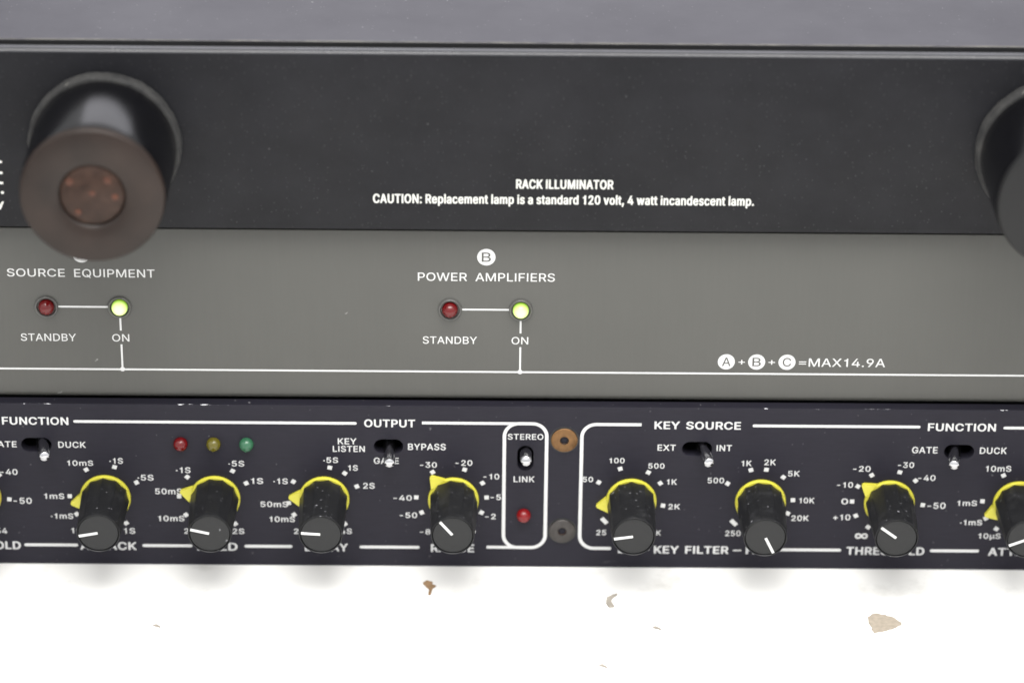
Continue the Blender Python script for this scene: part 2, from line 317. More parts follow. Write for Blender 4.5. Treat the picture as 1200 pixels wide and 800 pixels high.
# letter outlines, as (advance, outlines) in thousandths
LETTERS = {
'BOLD': (16, {
'-': (0.453, [[[111,172],[346,173],[356,179],[360,186],[360,245],[353,256],[336,260],[116,260],[101,257],[94,252],[91,245],[91,186],[100,176]]]),
'A': (0.480, [[[13,-16],[88,-16],[104,-9],[152,123],[158,126],[323,126],[327,123],[372,-2],[378,-11],[393,-16],[463,-16],[473,-14],[482,-9],[486,-2],[485,5],[370,318],[296,516],[288,523],[278,525],[198,525],[183,519],[-6,5],[-7,-2],[-3,-9]],[[188,215],[185,217],[238,376],[249,346],[294,217],[288,215]]]),
'C': (0.510, [[[265,-23],[312,-19],[352,-9],[387,6],[421,29],[448,54],[469,85],[485,120],[496,158],[495,165],[488,172],[477,176],[407,176],[397,174],[386,165],[367,120],[339,92],[302,74],[267,69],[231,75],[200,88],[172,112],[147,151],[132,196],[126,252],[133,315],[147,360],[170,395],[198,419],[237,436],[267,440],[302,435],[337,418],[368,388],[382,353],[389,339],[402,333],[477,332],[492,339],[496,349],[486,388],[468,426],[447,455],[422,479],[387,503],[352,518],[312,528],[267,532],[197,523],[132,494],[82,450],[48,398],[25,332],[17,255],[26,175],[49,109],[83,57],[132,15],[142,10],[197,-14]]]),
'D': (0.502, [[[57,-16],[222,-16],[302,-6],[362,17],[371,22],[417,59],[452,110],[478,179],[485,255],[478,332],[454,398],[418,450],[388,475],[367,491],[297,517],[227,525],[62,525],[47,522],[40,516],[37,509],[37,2],[42,-10]],[[152,73],[148,78],[148,433],[152,436],[217,436],[267,431],[305,415],[322,401],[334,391],[357,356],[371,308],[376,255],[371,203],[357,155],[335,120],[299,92],[262,78],[212,73]]]),
'E': (0.419, [[[57,-16],[377,-16],[392,-11],[398,-2],[397,61],[392,68],[382,72],[149,75],[148,210],[152,213],[362,214],[372,218],[378,228],[378,283],[372,297],[357,302],[152,302],[148,308],[148,377],[148,433],[152,436],[372,436],[387,440],[395,450],[394,513],[389,520],[377,525],[62,525],[47,522],[40,516],[37,509],[37,2],[42,-10]]]),
'F': (0.410, [[[57,-16],[127,-16],[139,-12],[147,-5],[148,203],[152,205],[347,205],[357,207],[366,214],[369,221],[369,280],[365,287],[357,292],[347,294],[152,294],[148,297],[148,433],[152,436],[322,436],[372,436],[384,440],[391,447],[392,509],[387,519],[377,524],[62,525],[47,522],[40,516],[37,509],[37,2],[42,-10]]]),
'G': (0.520, [[[267,-23],[332,-15],[387,5],[440,43],[472,85],[493,137],[501,200],[501,255],[499,262],[492,269],[477,272],[282,272],[267,268],[260,255],[260,200],[265,189],[282,183],[387,183],[387,161],[375,130],[357,105],[327,82],[302,73],[267,70],[232,74],[200,88],[172,113],[149,148],[132,196],[126,255],[132,311],[147,360],[169,395],[197,419],[237,436],[267,439],[302,434],[337,417],[365,388],[387,342],[397,335],[407,333],[477,333],[492,339],[497,349],[486,391],[470,422],[447,455],[422,478],[387,502],[352,518],[307,529],[262,532],[197,523],[137,498],[84,454],[49,401],[24,332],[17,255],[25,175],[48,109],[83,57],[136,12],[197,-14]]]),
'H': (0.517, [[[57,-16],[127,-16],[139,-12],[147,-5],[148,210],[152,216],[367,216],[370,-5],[378,-12],[392,-16],[462,-16],[477,-8],[480,2],[480,509],[472,521],[457,525],[387,525],[375,520],[370,513],[369,308],[362,305],[152,305],[148,308],[147,513],[142,520],[127,525],[57,525],[47,522],[40,516],[37,509],[37,2],[42,-10]]]),
'I': (0.185, [[[57,-16],[132,-15],[142,-11],[148,-2],[148,509],[142,520],[127,525],[52,524],[42,519],[37,509],[37,2],[42,-10]]]),
'K': (0.467, [[[57,-16],[127,-16],[139,-12],[147,-5],[148,162],[192,209],[197,210],[353,-9],[362,-14],[372,-16],[452,-16],[468,-9],[472,-2],[469,8],[270,287],[407,436],[469,502],[471,509],[468,516],[462,522],[452,525],[362,525],[352,523],[343,516],[152,309],[148,315],[147,513],[142,520],[127,525],[57,525],[47,522],[40,516],[37,509],[37,2],[42,-10]]]),
'L': (0.393, [[[57,-16],[362,-16],[377,-11],[384,-2],[384,57],[382,64],[372,71],[362,73],[149,75],[148,377],[148,509],[145,516],[137,523],[127,525],[57,525],[43,520],[38,513],[37,2],[42,-10]]]),
'N': (0.523, [[[57,-16],[132,-15],[142,-11],[148,-2],[147,340],[149,332],[152,331],[368,-9],[382,-16],[462,-16],[472,-15],[482,-9],[486,2],[486,509],[483,516],[477,522],[462,525],[397,525],[382,520],[377,513],[376,186],[372,177],[156,516],[147,523],[132,525],[57,525],[47,522],[40,516],[37,509],[37,2],[42,-10]]]),
'O': (0.533, [[[265,-23],[342,-12],[397,12],[448,54],[485,109],[508,175],[516,255],[507,335],[486,398],[448,454],[400,495],[342,521],[267,532],[192,521],[134,495],[86,454],[47,395],[25,332],[17,255],[27,171],[49,109],[86,54],[137,12],[192,-12]],[[257,71],[232,74],[202,87],[169,116],[146,151],[132,196],[126,255],[133,315],[147,360],[170,395],[197,419],[227,433],[272,439],[302,435],[332,421],[364,395],[386,360],[401,315],[407,252],[402,196],[387,151],[362,113],[334,88],[302,74],[267,69]]]),
'P': (0.445, [[[57,-16],[127,-16],[139,-12],[147,-5],[149,168],[237,170],[302,178],[349,196],[385,224],[411,259],[426,301],[432,346],[426,395],[411,436],[385,471],[357,492],[342,501],[297,518],[237,525],[57,525],[47,522],[40,516],[37,509],[37,2],[42,-10]],[[152,258],[148,262],[148,433],[152,436],[227,436],[257,434],[282,426],[292,419],[312,395],[319,374],[321,349],[319,322],[312,301],[300,283],[283,269],[262,262],[232,258]]]),
'R': (0.449, [[[57,-16],[127,-16],[139,-12],[147,-5],[148,179],[152,182],[227,182],[232,179],[331,-5],[337,-12],[352,-16],[427,-16],[437,-15],[447,-9],[451,-2],[450,5],[344,200],[345,203],[386,231],[412,266],[417,279],[428,308],[432,349],[428,398],[411,440],[388,471],[347,502],[297,519],[237,525],[57,525],[43,520],[37,509],[37,2],[42,-10]],[[152,271],[148,276],[148,433],[152,436],[157,436],[232,436],[262,433],[282,427],[295,419],[313,398],[319,377],[322,353],[319,325],[313,308],[302,293],[287,282],[262,274],[232,271]]]),
'S': (0.447, [[[223,-25],[289,-18],[335,-3],[378,24],[408,59],[426,97],[431,139],[428,173],[416,205],[374,250],[324,278],[185,320],[150,344],[141,358],[138,375],[142,396],[152,413],[162,424],[175,432],[200,440],[225,443],[258,438],[285,425],[304,406],[316,372],[325,364],[335,362],[405,362],[419,368],[424,379],[416,420],[398,455],[365,489],[330,511],[285,525],[230,532],[205,530],[175,527],[125,511],[85,486],[54,455],[36,417],[29,375],[37,323],[66,281],[115,247],[175,224],[280,193],[310,172],[320,156],[322,142],[318,118],[309,100],[290,83],[275,74],[255,69],[225,65],[175,74],[158,83],[143,97],[132,114],[126,142],[115,151],[105,153],[35,153],[20,147],[15,135],[23,93],[42,55],[74,20],[120,-6],[165,-19]]]),
'T': (0.449, [[[192,-16],[264,-15],[274,-11],[280,-2],[280,433],[284,436],[419,436],[434,441],[440,450],[440,509],[437,516],[429,523],[419,525],[259,525],[29,525],[15,520],[9,509],[9,450],[19,439],[34,436],[164,436],[170,433],[170,2],[174,-9]]]),
'U': (0.517, [[[256,-24],[327,-16],[377,2],[419,32],[456,77],[474,122],[480,171],[480,512],[472,521],[462,525],[392,525],[380,522],[372,515],[370,508],[370,181],[366,147],[355,119],[335,94],[317,81],[292,72],[262,68],[227,72],[197,84],[177,99],[163,119],[151,147],[147,181],[145,515],[137,522],[127,525],[57,525],[42,519],[37,508],[37,174],[44,119],[64,74],[94,35],[137,4],[197,-17]]]),
'Y': (0.472, [[[201,-16],[273,-16],[283,-12],[290,-5],[292,207],[478,506],[473,519],[458,525],[378,525],[364,520],[246,328],[238,314],[233,316],[108,520],[93,525],[13,525],[-1,520],[-7,509],[179,207],[180,-2],[188,-12]]]),
}),
'MEDIUM': (11, {
'+': (0.453, [[[197,23],[258,23],[268,32],[268,159],[273,161],[393,161],[398,163],[404,171],[404,226],[398,235],[268,239],[268,366],[258,375],[198,375],[187,370],[183,237],[58,237],[53,235],[48,226],[48,171],[54,163],[178,161],[185,159],[185,32],[188,27]]]),
'-': (0.453, [[[113,177],[341,178],[350,186],[350,245],[346,252],[336,255],[111,255],[106,253],[101,245],[101,190],[104,181]]]),
'.': (0.188, [[[72,-11],[97,-15],[117,-11],[138,2],[150,19],[154,40],[151,61],[137,81],[117,93],[97,98],[72,93],[52,79],[40,61],[37,40],[41,19],[53,2]]]),
'0': (0.453, [[[225,-18],[285,-9],[332,16],[370,57],[396,109],[412,173],[418,253],[412,333],[397,397],[370,452],[330,493],[290,515],[280,519],[230,527],[165,516],[120,491],[83,452],[56,397],[41,333],[35,253],[41,173],[57,109],[83,58],[125,14],[170,-9]],[[220,62],[197,67],[175,80],[151,109],[135,149],[126,194],[122,253],[126,312],[135,359],[152,401],[172,426],[195,441],[225,448],[233,448],[255,443],[280,427],[301,401],[318,359],[327,312],[331,253],[327,194],[317,147],[302,109],[280,82],[256,67]]]),
'1': (0.400, [[[202,-11],[272,-10],[278,-7],[281,2],[281,510],[272,519],[217,519],[210,514],[202,488],[189,450],[152,426],[87,415],[82,404],[82,361],[88,353],[187,351],[190,349],[190,2],[193,-7]]]),
'2': (0.453, [[[63,-11],[386,-11],[396,-9],[402,-2],[402,57],[397,65],[391,68],[179,70],[279,175],[349,256],[369,285],[383,315],[394,370],[387,416],[372,450],[346,482],[311,507],[271,522],[231,526],[181,522],[136,505],[101,480],[77,450],[59,408],[53,361],[56,355],[66,351],[131,352],[139,357],[143,387],[151,408],[166,428],[181,439],[201,446],[226,449],[246,446],[269,438],[294,416],[304,395],[307,374],[299,332],[269,285],[53,53],[51,-2],[56,-9]]]),
'3': (0.453, [[[216,-18],[271,-12],[317,3],[354,29],[379,58],[400,101],[406,147],[399,189],[382,228],[352,261],[316,285],[266,299],[246,299],[384,456],[385,511],[381,517],[371,520],[66,520],[57,511],[58,448],[62,443],[71,441],[131,441],[261,441],[264,439],[145,304],[144,249],[148,240],[156,237],[201,237],[241,233],[266,225],[288,211],[305,189],[313,168],[316,143],[312,118],[302,96],[286,81],[266,70],[246,64],[221,61],[171,69],[151,81],[135,96],[128,109],[122,134],[116,141],[41,143],[34,139],[31,130],[40,88],[57,54],[91,21],[126,1],[166,-13]]]),
'4': (0.453, [[[281,-11],[342,-11],[353,-7],[356,2],[356,91],[362,94],[417,95],[424,99],[426,163],[422,171],[417,173],[356,175],[356,319],[352,326],[342,329],[282,329],[271,323],[267,174],[130,175],[254,387],[324,510],[318,518],[312,520],[247,520],[235,514],[28,163],[27,103],[32,96],[42,94],[267,93],[269,-2],[272,-7]]]),
'5': (0.453, [[[220,-18],[272,-11],[312,4],[355,37],[381,71],[397,113],[404,164],[401,198],[391,236],[372,270],[356,291],[332,312],[302,330],[267,340],[227,345],[177,336],[150,325],[163,439],[167,441],[372,442],[379,452],[379,511],[377,515],[367,520],[92,520],[83,511],[55,249],[62,243],[127,235],[172,258],[217,266],[247,261],[272,249],[287,236],[300,219],[311,189],[315,160],[311,134],[299,105],[287,89],[271,75],[247,64],[222,61],[179,71],[148,96],[139,113],[134,134],[122,141],[62,141],[52,139],[47,130],[53,92],[72,54],[102,22],[132,2],[172,-12]]]),
'6': (0.453, [[[225,-18],[276,-12],[321,8],[356,36],[379,67],[397,109],[402,156],[397,202],[382,244],[356,278],[324,304],[281,320],[236,325],[211,322],[210,325],[330,498],[335,511],[326,519],[251,520],[241,515],[91,291],[69,244],[56,202],[51,160],[56,113],[71,71],[96,37],[136,5],[176,-11]],[[206,62],[181,72],[166,84],[151,105],[141,130],[138,160],[141,185],[151,211],[163,228],[181,242],[201,251],[226,254],[241,252],[251,251],[274,240],[289,228],[301,211],[311,184],[314,156],[311,130],[302,105],[290,88],[271,72],[246,62],[226,59]]]),
'7': (0.453, [[[96,-11],[164,-11],[175,-7],[404,450],[404,510],[399,518],[394,520],[139,520],[64,520],[54,518],[49,505],[49,450],[54,443],[64,441],[299,441],[304,438],[86,6],[87,-7]]]),
'8': (0.453, [[[224,-18],[279,-12],[319,0],[360,24],[389,57],[407,92],[414,134],[410,168],[400,198],[385,223],[360,249],[333,266],[334,270],[344,276],[369,301],[388,338],[395,380],[389,422],[369,459],[345,486],[314,507],[274,521],[234,526],[179,521],[139,507],[104,484],[77,452],[62,418],[57,384],[63,342],[81,304],[109,275],[118,270],[119,266],[89,246],[71,228],[55,202],[42,168],[39,134],[45,92],[64,55],[93,24],[134,0],[174,-12]],[[204,62],[171,71],[154,82],[141,96],[131,118],[128,139],[131,160],[143,185],[159,202],[174,212],[199,221],[239,223],[254,221],[279,212],[294,201],[309,185],[321,160],[324,139],[321,118],[309,94],[299,83],[279,70],[254,63],[224,60]],[[204,303],[184,310],[169,320],[156,338],[149,354],[146,376],[149,397],[159,418],[169,430],[184,440],[204,446],[224,449],[244,447],[269,439],[284,429],[297,414],[305,380],[303,354],[294,333],[283,321],[269,311],[249,303]]]),
'9': (0.453, [[[130,-11],[201,-11],[210,-7],[361,218],[384,264],[398,306],[402,349],[397,395],[380,438],[352,476],[316,504],[276,520],[226,527],[206,524],[176,520],[136,503],[101,477],[74,442],[56,398],[51,353],[55,306],[71,264],[96,230],[131,204],[171,189],[216,184],[241,187],[242,184],[119,6],[120,-7]],[[216,256],[201,258],[181,267],[161,285],[149,302],[142,323],[138,353],[142,378],[149,400],[166,424],[181,436],[201,446],[236,448],[251,446],[271,437],[290,421],[301,404],[311,378],[314,349],[311,323],[301,298],[289,281],[274,268],[251,258],[226,254]]]),
'A': (0.480, [[[15,-11],[83,-11],[95,-7],[143,127],[148,131],[333,131],[385,-7],[398,-11],[463,-11],[473,-7],[474,6],[369,294],[288,514],[278,520],[203,520],[193,518],[188,510],[5,6],[6,-7]],[[178,210],[173,213],[238,408],[253,366],[305,213],[298,210]]]),
'B': (0.456, [[[59,-11],[247,-11],[302,-7],[354,10],[386,31],[411,61],[426,99],[431,133],[427,175],[413,209],[394,235],[372,253],[345,268],[367,280],[397,313],[407,340],[411,374],[407,412],[393,446],[369,476],[337,500],[292,515],[242,520],[62,520],[53,518],[48,514],[47,2],[50,-7]],[[142,68],[138,74],[138,218],[142,220],[242,220],[272,218],[297,209],[312,199],[332,175],[339,158],[342,137],[336,108],[322,90],[287,73],[242,68]],[[142,296],[138,302],[138,438],[142,441],[242,441],[277,436],[302,422],[317,400],[323,370],[319,349],[312,333],[297,316],[282,306],[257,298]]]),
'C': (0.510, [[[266,-18],[307,-15],[347,-5],[382,11],[412,31],[437,54],[461,88],[476,122],[485,164],[481,168],[472,171],[402,170],[396,164],[377,120],[347,89],[312,71],[267,64],[224,71],[192,85],[164,109],[136,151],[122,198],[116,253],[122,312],[137,359],[161,397],[192,423],[227,439],[267,445],[312,438],[350,418],[380,384],[395,346],[402,338],[472,337],[482,340],[486,346],[475,388],[460,422],[437,454],[412,478],[377,501],[342,515],[307,524],[267,527],[202,519],[142,493],[94,452],[58,397],[36,333],[27,253],[35,177],[59,109],[92,58],[147,14],[202,-10]]]),
'D': (0.502, [[[59,-11],[217,-11],[292,-3],[357,21],[411,65],[446,116],[467,175],[475,256],[468,332],[445,395],[411,446],[392,462],[357,488],[297,512],[222,520],[62,520],[53,518],[48,514],[47,2],[50,-7]],[[142,68],[138,74],[138,438],[142,441],[217,441],[272,435],[312,419],[335,400],[344,391],[367,357],[381,311],[386,256],[381,201],[365,150],[342,116],[311,91],[272,75],[212,68]]]),
'E': (0.419, [[[59,-11],[372,-11],[382,-9],[388,-2],[388,57],[383,65],[377,68],[142,68],[138,74],[138,213],[140,218],[357,218],[368,226],[367,290],[357,297],[142,297],[138,302],[138,332],[138,438],[142,441],[372,441],[382,445],[385,450],[385,510],[377,519],[62,520],[53,518],[48,514],[47,2],[50,-7]]]),
'G': (0.520, [[[267,-18],[327,-11],[382,9],[431,46],[463,88],[484,139],[491,198],[491,257],[487,264],[477,267],[277,266],[270,257],[272,194],[282,188],[397,188],[400,185],[397,164],[385,130],[362,99],[337,80],[307,68],[267,64],[232,69],[192,85],[160,113],[136,151],[122,198],[116,257],[122,312],[139,363],[162,399],[190,422],[212,433],[227,440],[262,444],[312,437],[348,418],[375,388],[395,346],[402,339],[477,338],[484,342],[487,350],[477,388],[460,422],[437,454],[412,477],[381,498],[347,513],[307,524],[262,527],[202,519],[142,493],[93,452],[57,397],[34,329],[27,253],[34,177],[56,113],[93,58],[142,16],[202,-10]]]),
'I': (0.185, [[[59,-11],[127,-11],[138,-2],[138,510],[132,518],[127,520],[57,520],[52,518],[47,510],[47,2],[50,-7]]]),
'K': (0.467, [[[59,-11],[127,-11],[137,-4],[138,163],[197,225],[362,-7],[372,-11],[447,-11],[459,-7],[462,-2],[460,6],[260,285],[260,290],[386,425],[457,501],[460,514],[447,520],[357,518],[142,284],[138,290],[137,514],[132,518],[122,520],[57,520],[48,514],[47,2],[50,-7]]]),
'L': (0.393, [[[59,-11],[362,-11],[374,-2],[374,57],[367,67],[139,70],[138,332],[137,514],[127,520],[62,520],[52,518],[47,510],[47,2],[50,-7]]]),
'N': (0.523, [[[59,-11],[127,-11],[138,-2],[137,375],[190,285],[377,-7],[387,-11],[462,-11],[473,-7],[476,2],[475,514],[462,520],[397,520],[392,518],[386,510],[386,150],[382,143],[147,515],[137,520],[62,520],[53,518],[48,514],[47,2],[50,-7]]]),
'O': (0.533, [[[266,-18],[337,-8],[392,16],[441,58],[475,109],[497,173],[506,253],[498,333],[476,397],[439,452],[387,495],[332,519],[267,527],[202,519],[147,495],[95,452],[58,397],[36,333],[27,253],[37,173],[59,109],[93,58],[147,14],[202,-10]],[[252,66],[227,70],[192,85],[160,113],[138,147],[123,194],[116,257],[122,312],[137,359],[161,397],[192,424],[226,439],[267,445],[277,443],[307,439],[337,426],[373,397],[397,359],[412,312],[417,253],[411,194],[395,147],[372,112],[342,86],[307,70],[267,64]]]),
'P': (0.445, [[[59,-11],[127,-11],[138,-2],[138,171],[142,175],[237,175],[292,180],[342,200],[376,226],[402,260],[417,306],[422,349],[417,391],[402,434],[377,468],[361,480],[337,497],[292,514],[237,520],[62,520],[53,518],[48,514],[47,2],[50,-7]],[[142,253],[138,260],[138,438],[142,441],[262,438],[287,431],[302,420],[322,395],[329,374],[331,349],[328,319],[321,298],[307,279],[287,264],[262,256],[232,253]]]),
'R': (0.449, [[[59,-11],[127,-11],[138,-2],[138,184],[142,187],[237,187],[343,-7],[352,-11],[427,-11],[437,-8],[441,-2],[439,6],[332,205],[377,233],[397,260],[418,306],[422,353],[418,395],[402,438],[372,476],[337,499],[292,515],[237,520],[62,520],[52,518],[47,510],[47,2],[50,-7]],[[142,266],[138,273],[138,438],[142,441],[262,439],[292,430],[305,421],[322,400],[329,378],[332,353],[329,328],[323,306],[310,290],[292,277],[267,269],[232,266]]]),
'S': (0.447, [[[223,-20],[285,-13],[330,2],[370,27],[398,61],[415,94],[421,141],[417,175],[408,200],[367,247],[315,275],[175,318],[143,340],[134,352],[129,374],[131,395],[144,416],[155,427],[175,439],[195,445],[220,447],[260,443],[293,429],[314,407],[325,374],[330,369],[400,367],[413,374],[406,420],[389,454],[360,484],[320,508],[280,521],[230,527],[210,525],[175,521],[130,507],[93,484],[64,454],[45,416],[39,374],[48,323],[75,283],[120,251],[180,228],[288,196],[318,175],[329,158],[332,141],[328,116],[315,95],[301,82],[285,73],[255,63],[225,60],[170,70],[150,80],[131,99],[122,116],[116,141],[110,147],[35,148],[29,145],[25,137],[33,94],[52,56],[83,22],[125,-2],[170,-15]]]),
'T': (0.449, [[[193,-11],[259,-11],[270,-2],[270,438],[274,441],[419,441],[430,450],[430,510],[424,518],[259,520],[34,520],[24,518],[19,510],[19,450],[24,443],[34,441],[174,441],[180,438],[180,2],[183,-7]]]),
'U': (0.517, [[[257,-19],[322,-11],[371,7],[412,35],[446,78],[463,121],[470,172],[470,510],[467,516],[457,520],[387,519],[380,510],[380,180],[376,146],[364,117],[347,95],[327,80],[297,68],[262,63],[222,67],[192,79],[169,95],[154,117],[141,146],[137,180],[135,514],[127,520],[62,520],[52,518],[47,510],[47,176],[54,121],[74,74],[102,38],[146,7],[197,-12]]]),
'X': (0.474, [[[17,-11],[90,-11],[100,-8],[194,125],[235,189],[240,187],[280,125],[372,-7],[385,-11],[455,-11],[466,-7],[467,6],[291,264],[455,500],[459,510],[450,519],[375,520],[365,517],[240,333],[235,333],[190,404],[111,518],[30,520],[17,514],[19,501],[185,260],[7,6],[5,-2],[8,-7]]]),
'Y': (0.472, [[[202,-11],[268,-11],[278,-7],[281,-2],[281,205],[468,510],[463,518],[458,520],[383,520],[373,518],[248,313],[238,295],[233,298],[98,518],[13,520],[8,518],[3,510],[190,205],[190,2],[193,-7]]]),
'm': (0.610, [[[52,-11],[115,-11],[127,-2],[127,235],[130,264],[139,285],[153,302],[165,310],[200,319],[225,315],[240,305],[257,281],[261,256],[261,2],[265,-8],[275,-11],[335,-11],[345,-7],[348,-2],[348,247],[357,285],[380,309],[395,316],[420,319],[445,314],[465,303],[477,285],[483,251],[483,61],[483,2],[486,-7],[495,-11],[555,-11],[565,-8],[570,-2],[570,256],[566,294],[553,332],[530,363],[505,381],[470,394],[435,397],[405,394],[372,383],[330,353],[320,340],[295,370],[260,391],[220,397],[170,387],[125,357],[125,378],[120,388],[110,390],[50,390],[44,387],[40,378],[40,2],[43,-7]]]),
'µ': (0.407, [[[52,-154],[115,-154],[127,-145],[127,7],[130,11],[167,-10],[210,-16],[245,-10],[282,11],[300,31],[311,15],[345,-5],[395,-11],[409,-10],[415,-6],[416,58],[405,64],[378,66],[373,70],[370,83],[369,383],[365,388],[355,390],[295,390],[284,383],[283,235],[283,151],[280,121],[272,96],[259,79],[240,68],[205,60],[165,70],[152,79],[139,96],[130,121],[127,151],[126,383],[120,389],[110,390],[50,390],[41,383],[40,-141],[43,-150]]]),
'∞': (0.652, [[[171,67],[226,76],[270,97],[306,125],[326,147],[346,125],[382,97],[426,75],[476,67],[521,72],[556,87],[586,110],[611,143],[625,177],[630,215],[624,258],[609,291],[582,325],[556,344],[521,359],[481,365],[436,359],[401,347],[346,307],[326,285],[304,308],[266,338],[226,357],[176,365],[126,357],[96,345],[65,321],[42,291],[26,253],[21,215],[26,177],[40,143],[66,110],[96,87],[131,72]],[[166,150],[141,158],[117,181],[108,215],[110,236],[116,251],[141,275],[171,282],[206,274],[246,249],[273,215],[246,184],[211,158],[176,149]],[[471,151],[438,160],[406,184],[379,215],[407,249],[441,274],[452,279],[476,283],[511,274],[536,249],[544,215],[535,181],[514,160],[481,149]]]),
}),
'CONDENSED': (15, {
',': (0.188, [[[35,-134],[91,-134],[106,-130],[115,-122],[169,70],[168,75],[161,81],[141,86],[61,86],[46,82],[37,75],[6,-120],[15,-129]]]),
'.': (0.188, [[[92,-19],[128,-14],[153,0],[169,21],[173,40],[170,61],[157,80],[133,95],[98,102],[83,101],[58,95],[37,82],[22,63],[18,42],[22,21],[35,2],[58,-13]]]),
'0': (0.453, [[[225,-22],[286,-14],[301,-10],[349,16],[390,58],[416,112],[431,175],[437,255],[432,332],[416,395],[389,452],[351,491],[301,519],[291,522],[231,531],[216,530],[166,523],[151,518],[102,491],[64,452],[37,395],[21,332],[16,255],[22,175],[37,112],[64,58],[104,16],[151,-9],[161,-13]],[[221,67],[211,69],[191,81],[170,109],[155,147],[145,194],[141,255],[145,313],[155,362],[170,400],[192,428],[211,440],[226,444],[231,443],[241,440],[261,428],[283,400],[298,362],[308,313],[312,255],[308,196],[298,147],[282,107],[261,81],[241,69],[226,66]]]),
'1': (0.400, [[[201,-15],[278,-14],[293,-9],[300,-1],[300,508],[298,515],[291,519],[278,523],[268,524],[213,523],[198,519],[190,510],[172,451],[138,428],[83,420],[72,416],[65,412],[63,362],[68,354],[83,348],[171,346],[171,-1],[180,-10],[188,-13]]]),
'2': (0.453, [[[61,-15],[392,-15],[412,-10],[421,-1],[421,58],[416,65],[407,69],[392,72],[207,72],[201,74],[335,217],[367,255],[389,287],[403,316],[413,372],[407,414],[392,449],[367,480],[333,505],[287,523],[227,531],[172,525],[162,523],[115,503],[82,480],[56,447],[39,407],[35,358],[45,351],[62,347],[132,347],[148,351],[159,360],[162,388],[170,409],[182,426],[197,437],[212,443],[222,444],[237,443],[251,437],[265,428],[276,416],[285,395],[288,369],[279,330],[250,285],[33,51],[33,-3],[42,-11]]]),
'4': (0.453, [[[280,-15],[348,-15],[363,-12],[373,-6],[375,88],[378,90],[423,91],[437,95],[443,100],[445,163],[441,170],[428,176],[413,178],[378,178],[375,180],[375,320],[363,330],[348,333],[273,332],[258,328],[252,323],[250,180],[243,178],[158,178],[150,180],[273,388],[342,505],[342,512],[333,520],[313,524],[238,523],[224,519],[217,515],[9,161],[8,105],[10,100],[18,94],[38,90],[248,90],[251,-3],[263,-12]]]),
':': (0.188, [[[92,-19],[128,-14],[153,0],[169,21],[173,40],[170,61],[157,80],[133,95],[98,102],[83,101],[58,95],[37,82],[22,63],[18,42],[22,21],[35,2],[58,-13]],[[80,258],[103,256],[133,262],[156,276],[170,297],[173,316],[170,335],[158,354],[134,370],[108,376],[88,377],[57,370],[35,356],[21,335],[18,316],[21,297],[33,279],[58,262]]]),
'A': (0.480, [[[13,-15],[89,-15],[104,-12],[114,-6],[164,127],[314,127],[317,126],[364,-3],[368,-8],[378,-13],[389,-15],[464,-15],[480,-13],[493,-6],[494,4],[373,334],[304,516],[294,521],[279,524],[199,524],[184,522],[171,515],[-16,1],[-14,-6],[-7,-10]],[[194,214],[239,348],[245,330],[286,215]]]),
'C': (0.510, [[[265,-22],[313,-19],[358,-8],[396,9],[429,30],[457,55],[479,88],[494,121],[504,163],[496,170],[478,175],[408,175],[388,172],[377,163],[358,119],[328,89],[293,73],[268,69],[238,73],[209,86],[182,109],[156,149],[141,196],[135,252],[141,313],[156,360],[180,398],[211,423],[238,436],[263,440],[298,435],[331,419],[358,391],[377,344],[387,337],[403,333],[478,333],[488,335],[499,339],[504,344],[505,351],[494,388],[479,421],[458,452],[431,477],[395,501],[358,516],[318,527],[263,531],[188,521],[122,491],[73,449],[38,395],[17,332],[8,255],[16,177],[39,112],[74,58],[125,16],[183,-10],[198,-14]]]),
'I': (0.185, [[[57,-15],[133,-15],[148,-10],[157,-1],[157,510],[148,519],[128,524],[53,524],[37,519],[28,510],[28,-1],[37,-10]]]),
'K': (0.467, [[[57,-15],[133,-15],[148,-10],[156,-3],[157,163],[193,202],[345,-8],[355,-13],[368,-15],[448,-15],[466,-13],[479,-6],[481,-1],[478,6],[277,287],[425,447],[478,504],[480,510],[475,517],[463,522],[448,524],[363,524],[353,523],[341,519],[158,324],[156,512],[148,519],[128,524],[53,524],[38,520],[30,515],[28,508],[28,-1],[37,-10]]]),
'L': (0.393, [[[57,-15],[363,-15],[383,-11],[393,-1],[393,58],[388,65],[378,70],[363,72],[163,72],[158,72],[157,74],[157,426],[157,510],[152,517],[142,522],[128,524],[58,524],[37,519],[28,510],[28,-1],[37,-10]]]),
'M': (0.628, [[[57,-15],[128,-15],[145,-10],[153,-3],[154,229],[158,239],[255,-3],[263,-10],[283,-15],[343,-15],[359,-13],[372,-6],[468,239],[472,229],[473,-3],[483,-11],[503,-15],[573,-15],[585,-13],[595,-8],[600,1],[600,372],[600,508],[598,515],[585,522],[568,524],[473,524],[458,521],[449,517],[444,510],[318,183],[313,177],[182,515],[169,522],[153,524],[58,524],[43,522],[33,517],[28,508],[28,-1],[37,-10]]]),
'N': (0.523, [[[57,-15],[133,-15],[148,-10],[156,-3],[158,307],[358,-6],[368,-12],[383,-15],[463,-15],[480,-13],[493,-6],[495,1],[495,508],[490,517],[478,522],[463,524],[393,524],[376,519],[368,512],[367,210],[363,204],[166,515],[153,522],[133,524],[53,524],[38,520],[30,515],[28,508],[28,-1],[37,-10]]]),
'O': (0.533, [[[265,-22],[338,-13],[350,-10],[409,16],[459,58],[495,112],[517,175],[525,255],[517,332],[496,395],[458,452],[408,494],[350,519],[338,522],[268,531],[198,523],[183,519],[126,494],[76,452],[38,395],[16,330],[8,255],[17,175],[39,112],[75,58],[125,16],[183,-10],[198,-14]],[[263,69],[238,73],[213,84],[180,112],[157,147],[141,194],[135,255],[141,313],[156,360],[180,398],[213,425],[238,436],[268,440],[293,437],[323,424],[354,398],[376,362],[393,313],[398,255],[392,194],[376,147],[354,112],[323,85],[293,72]]]),
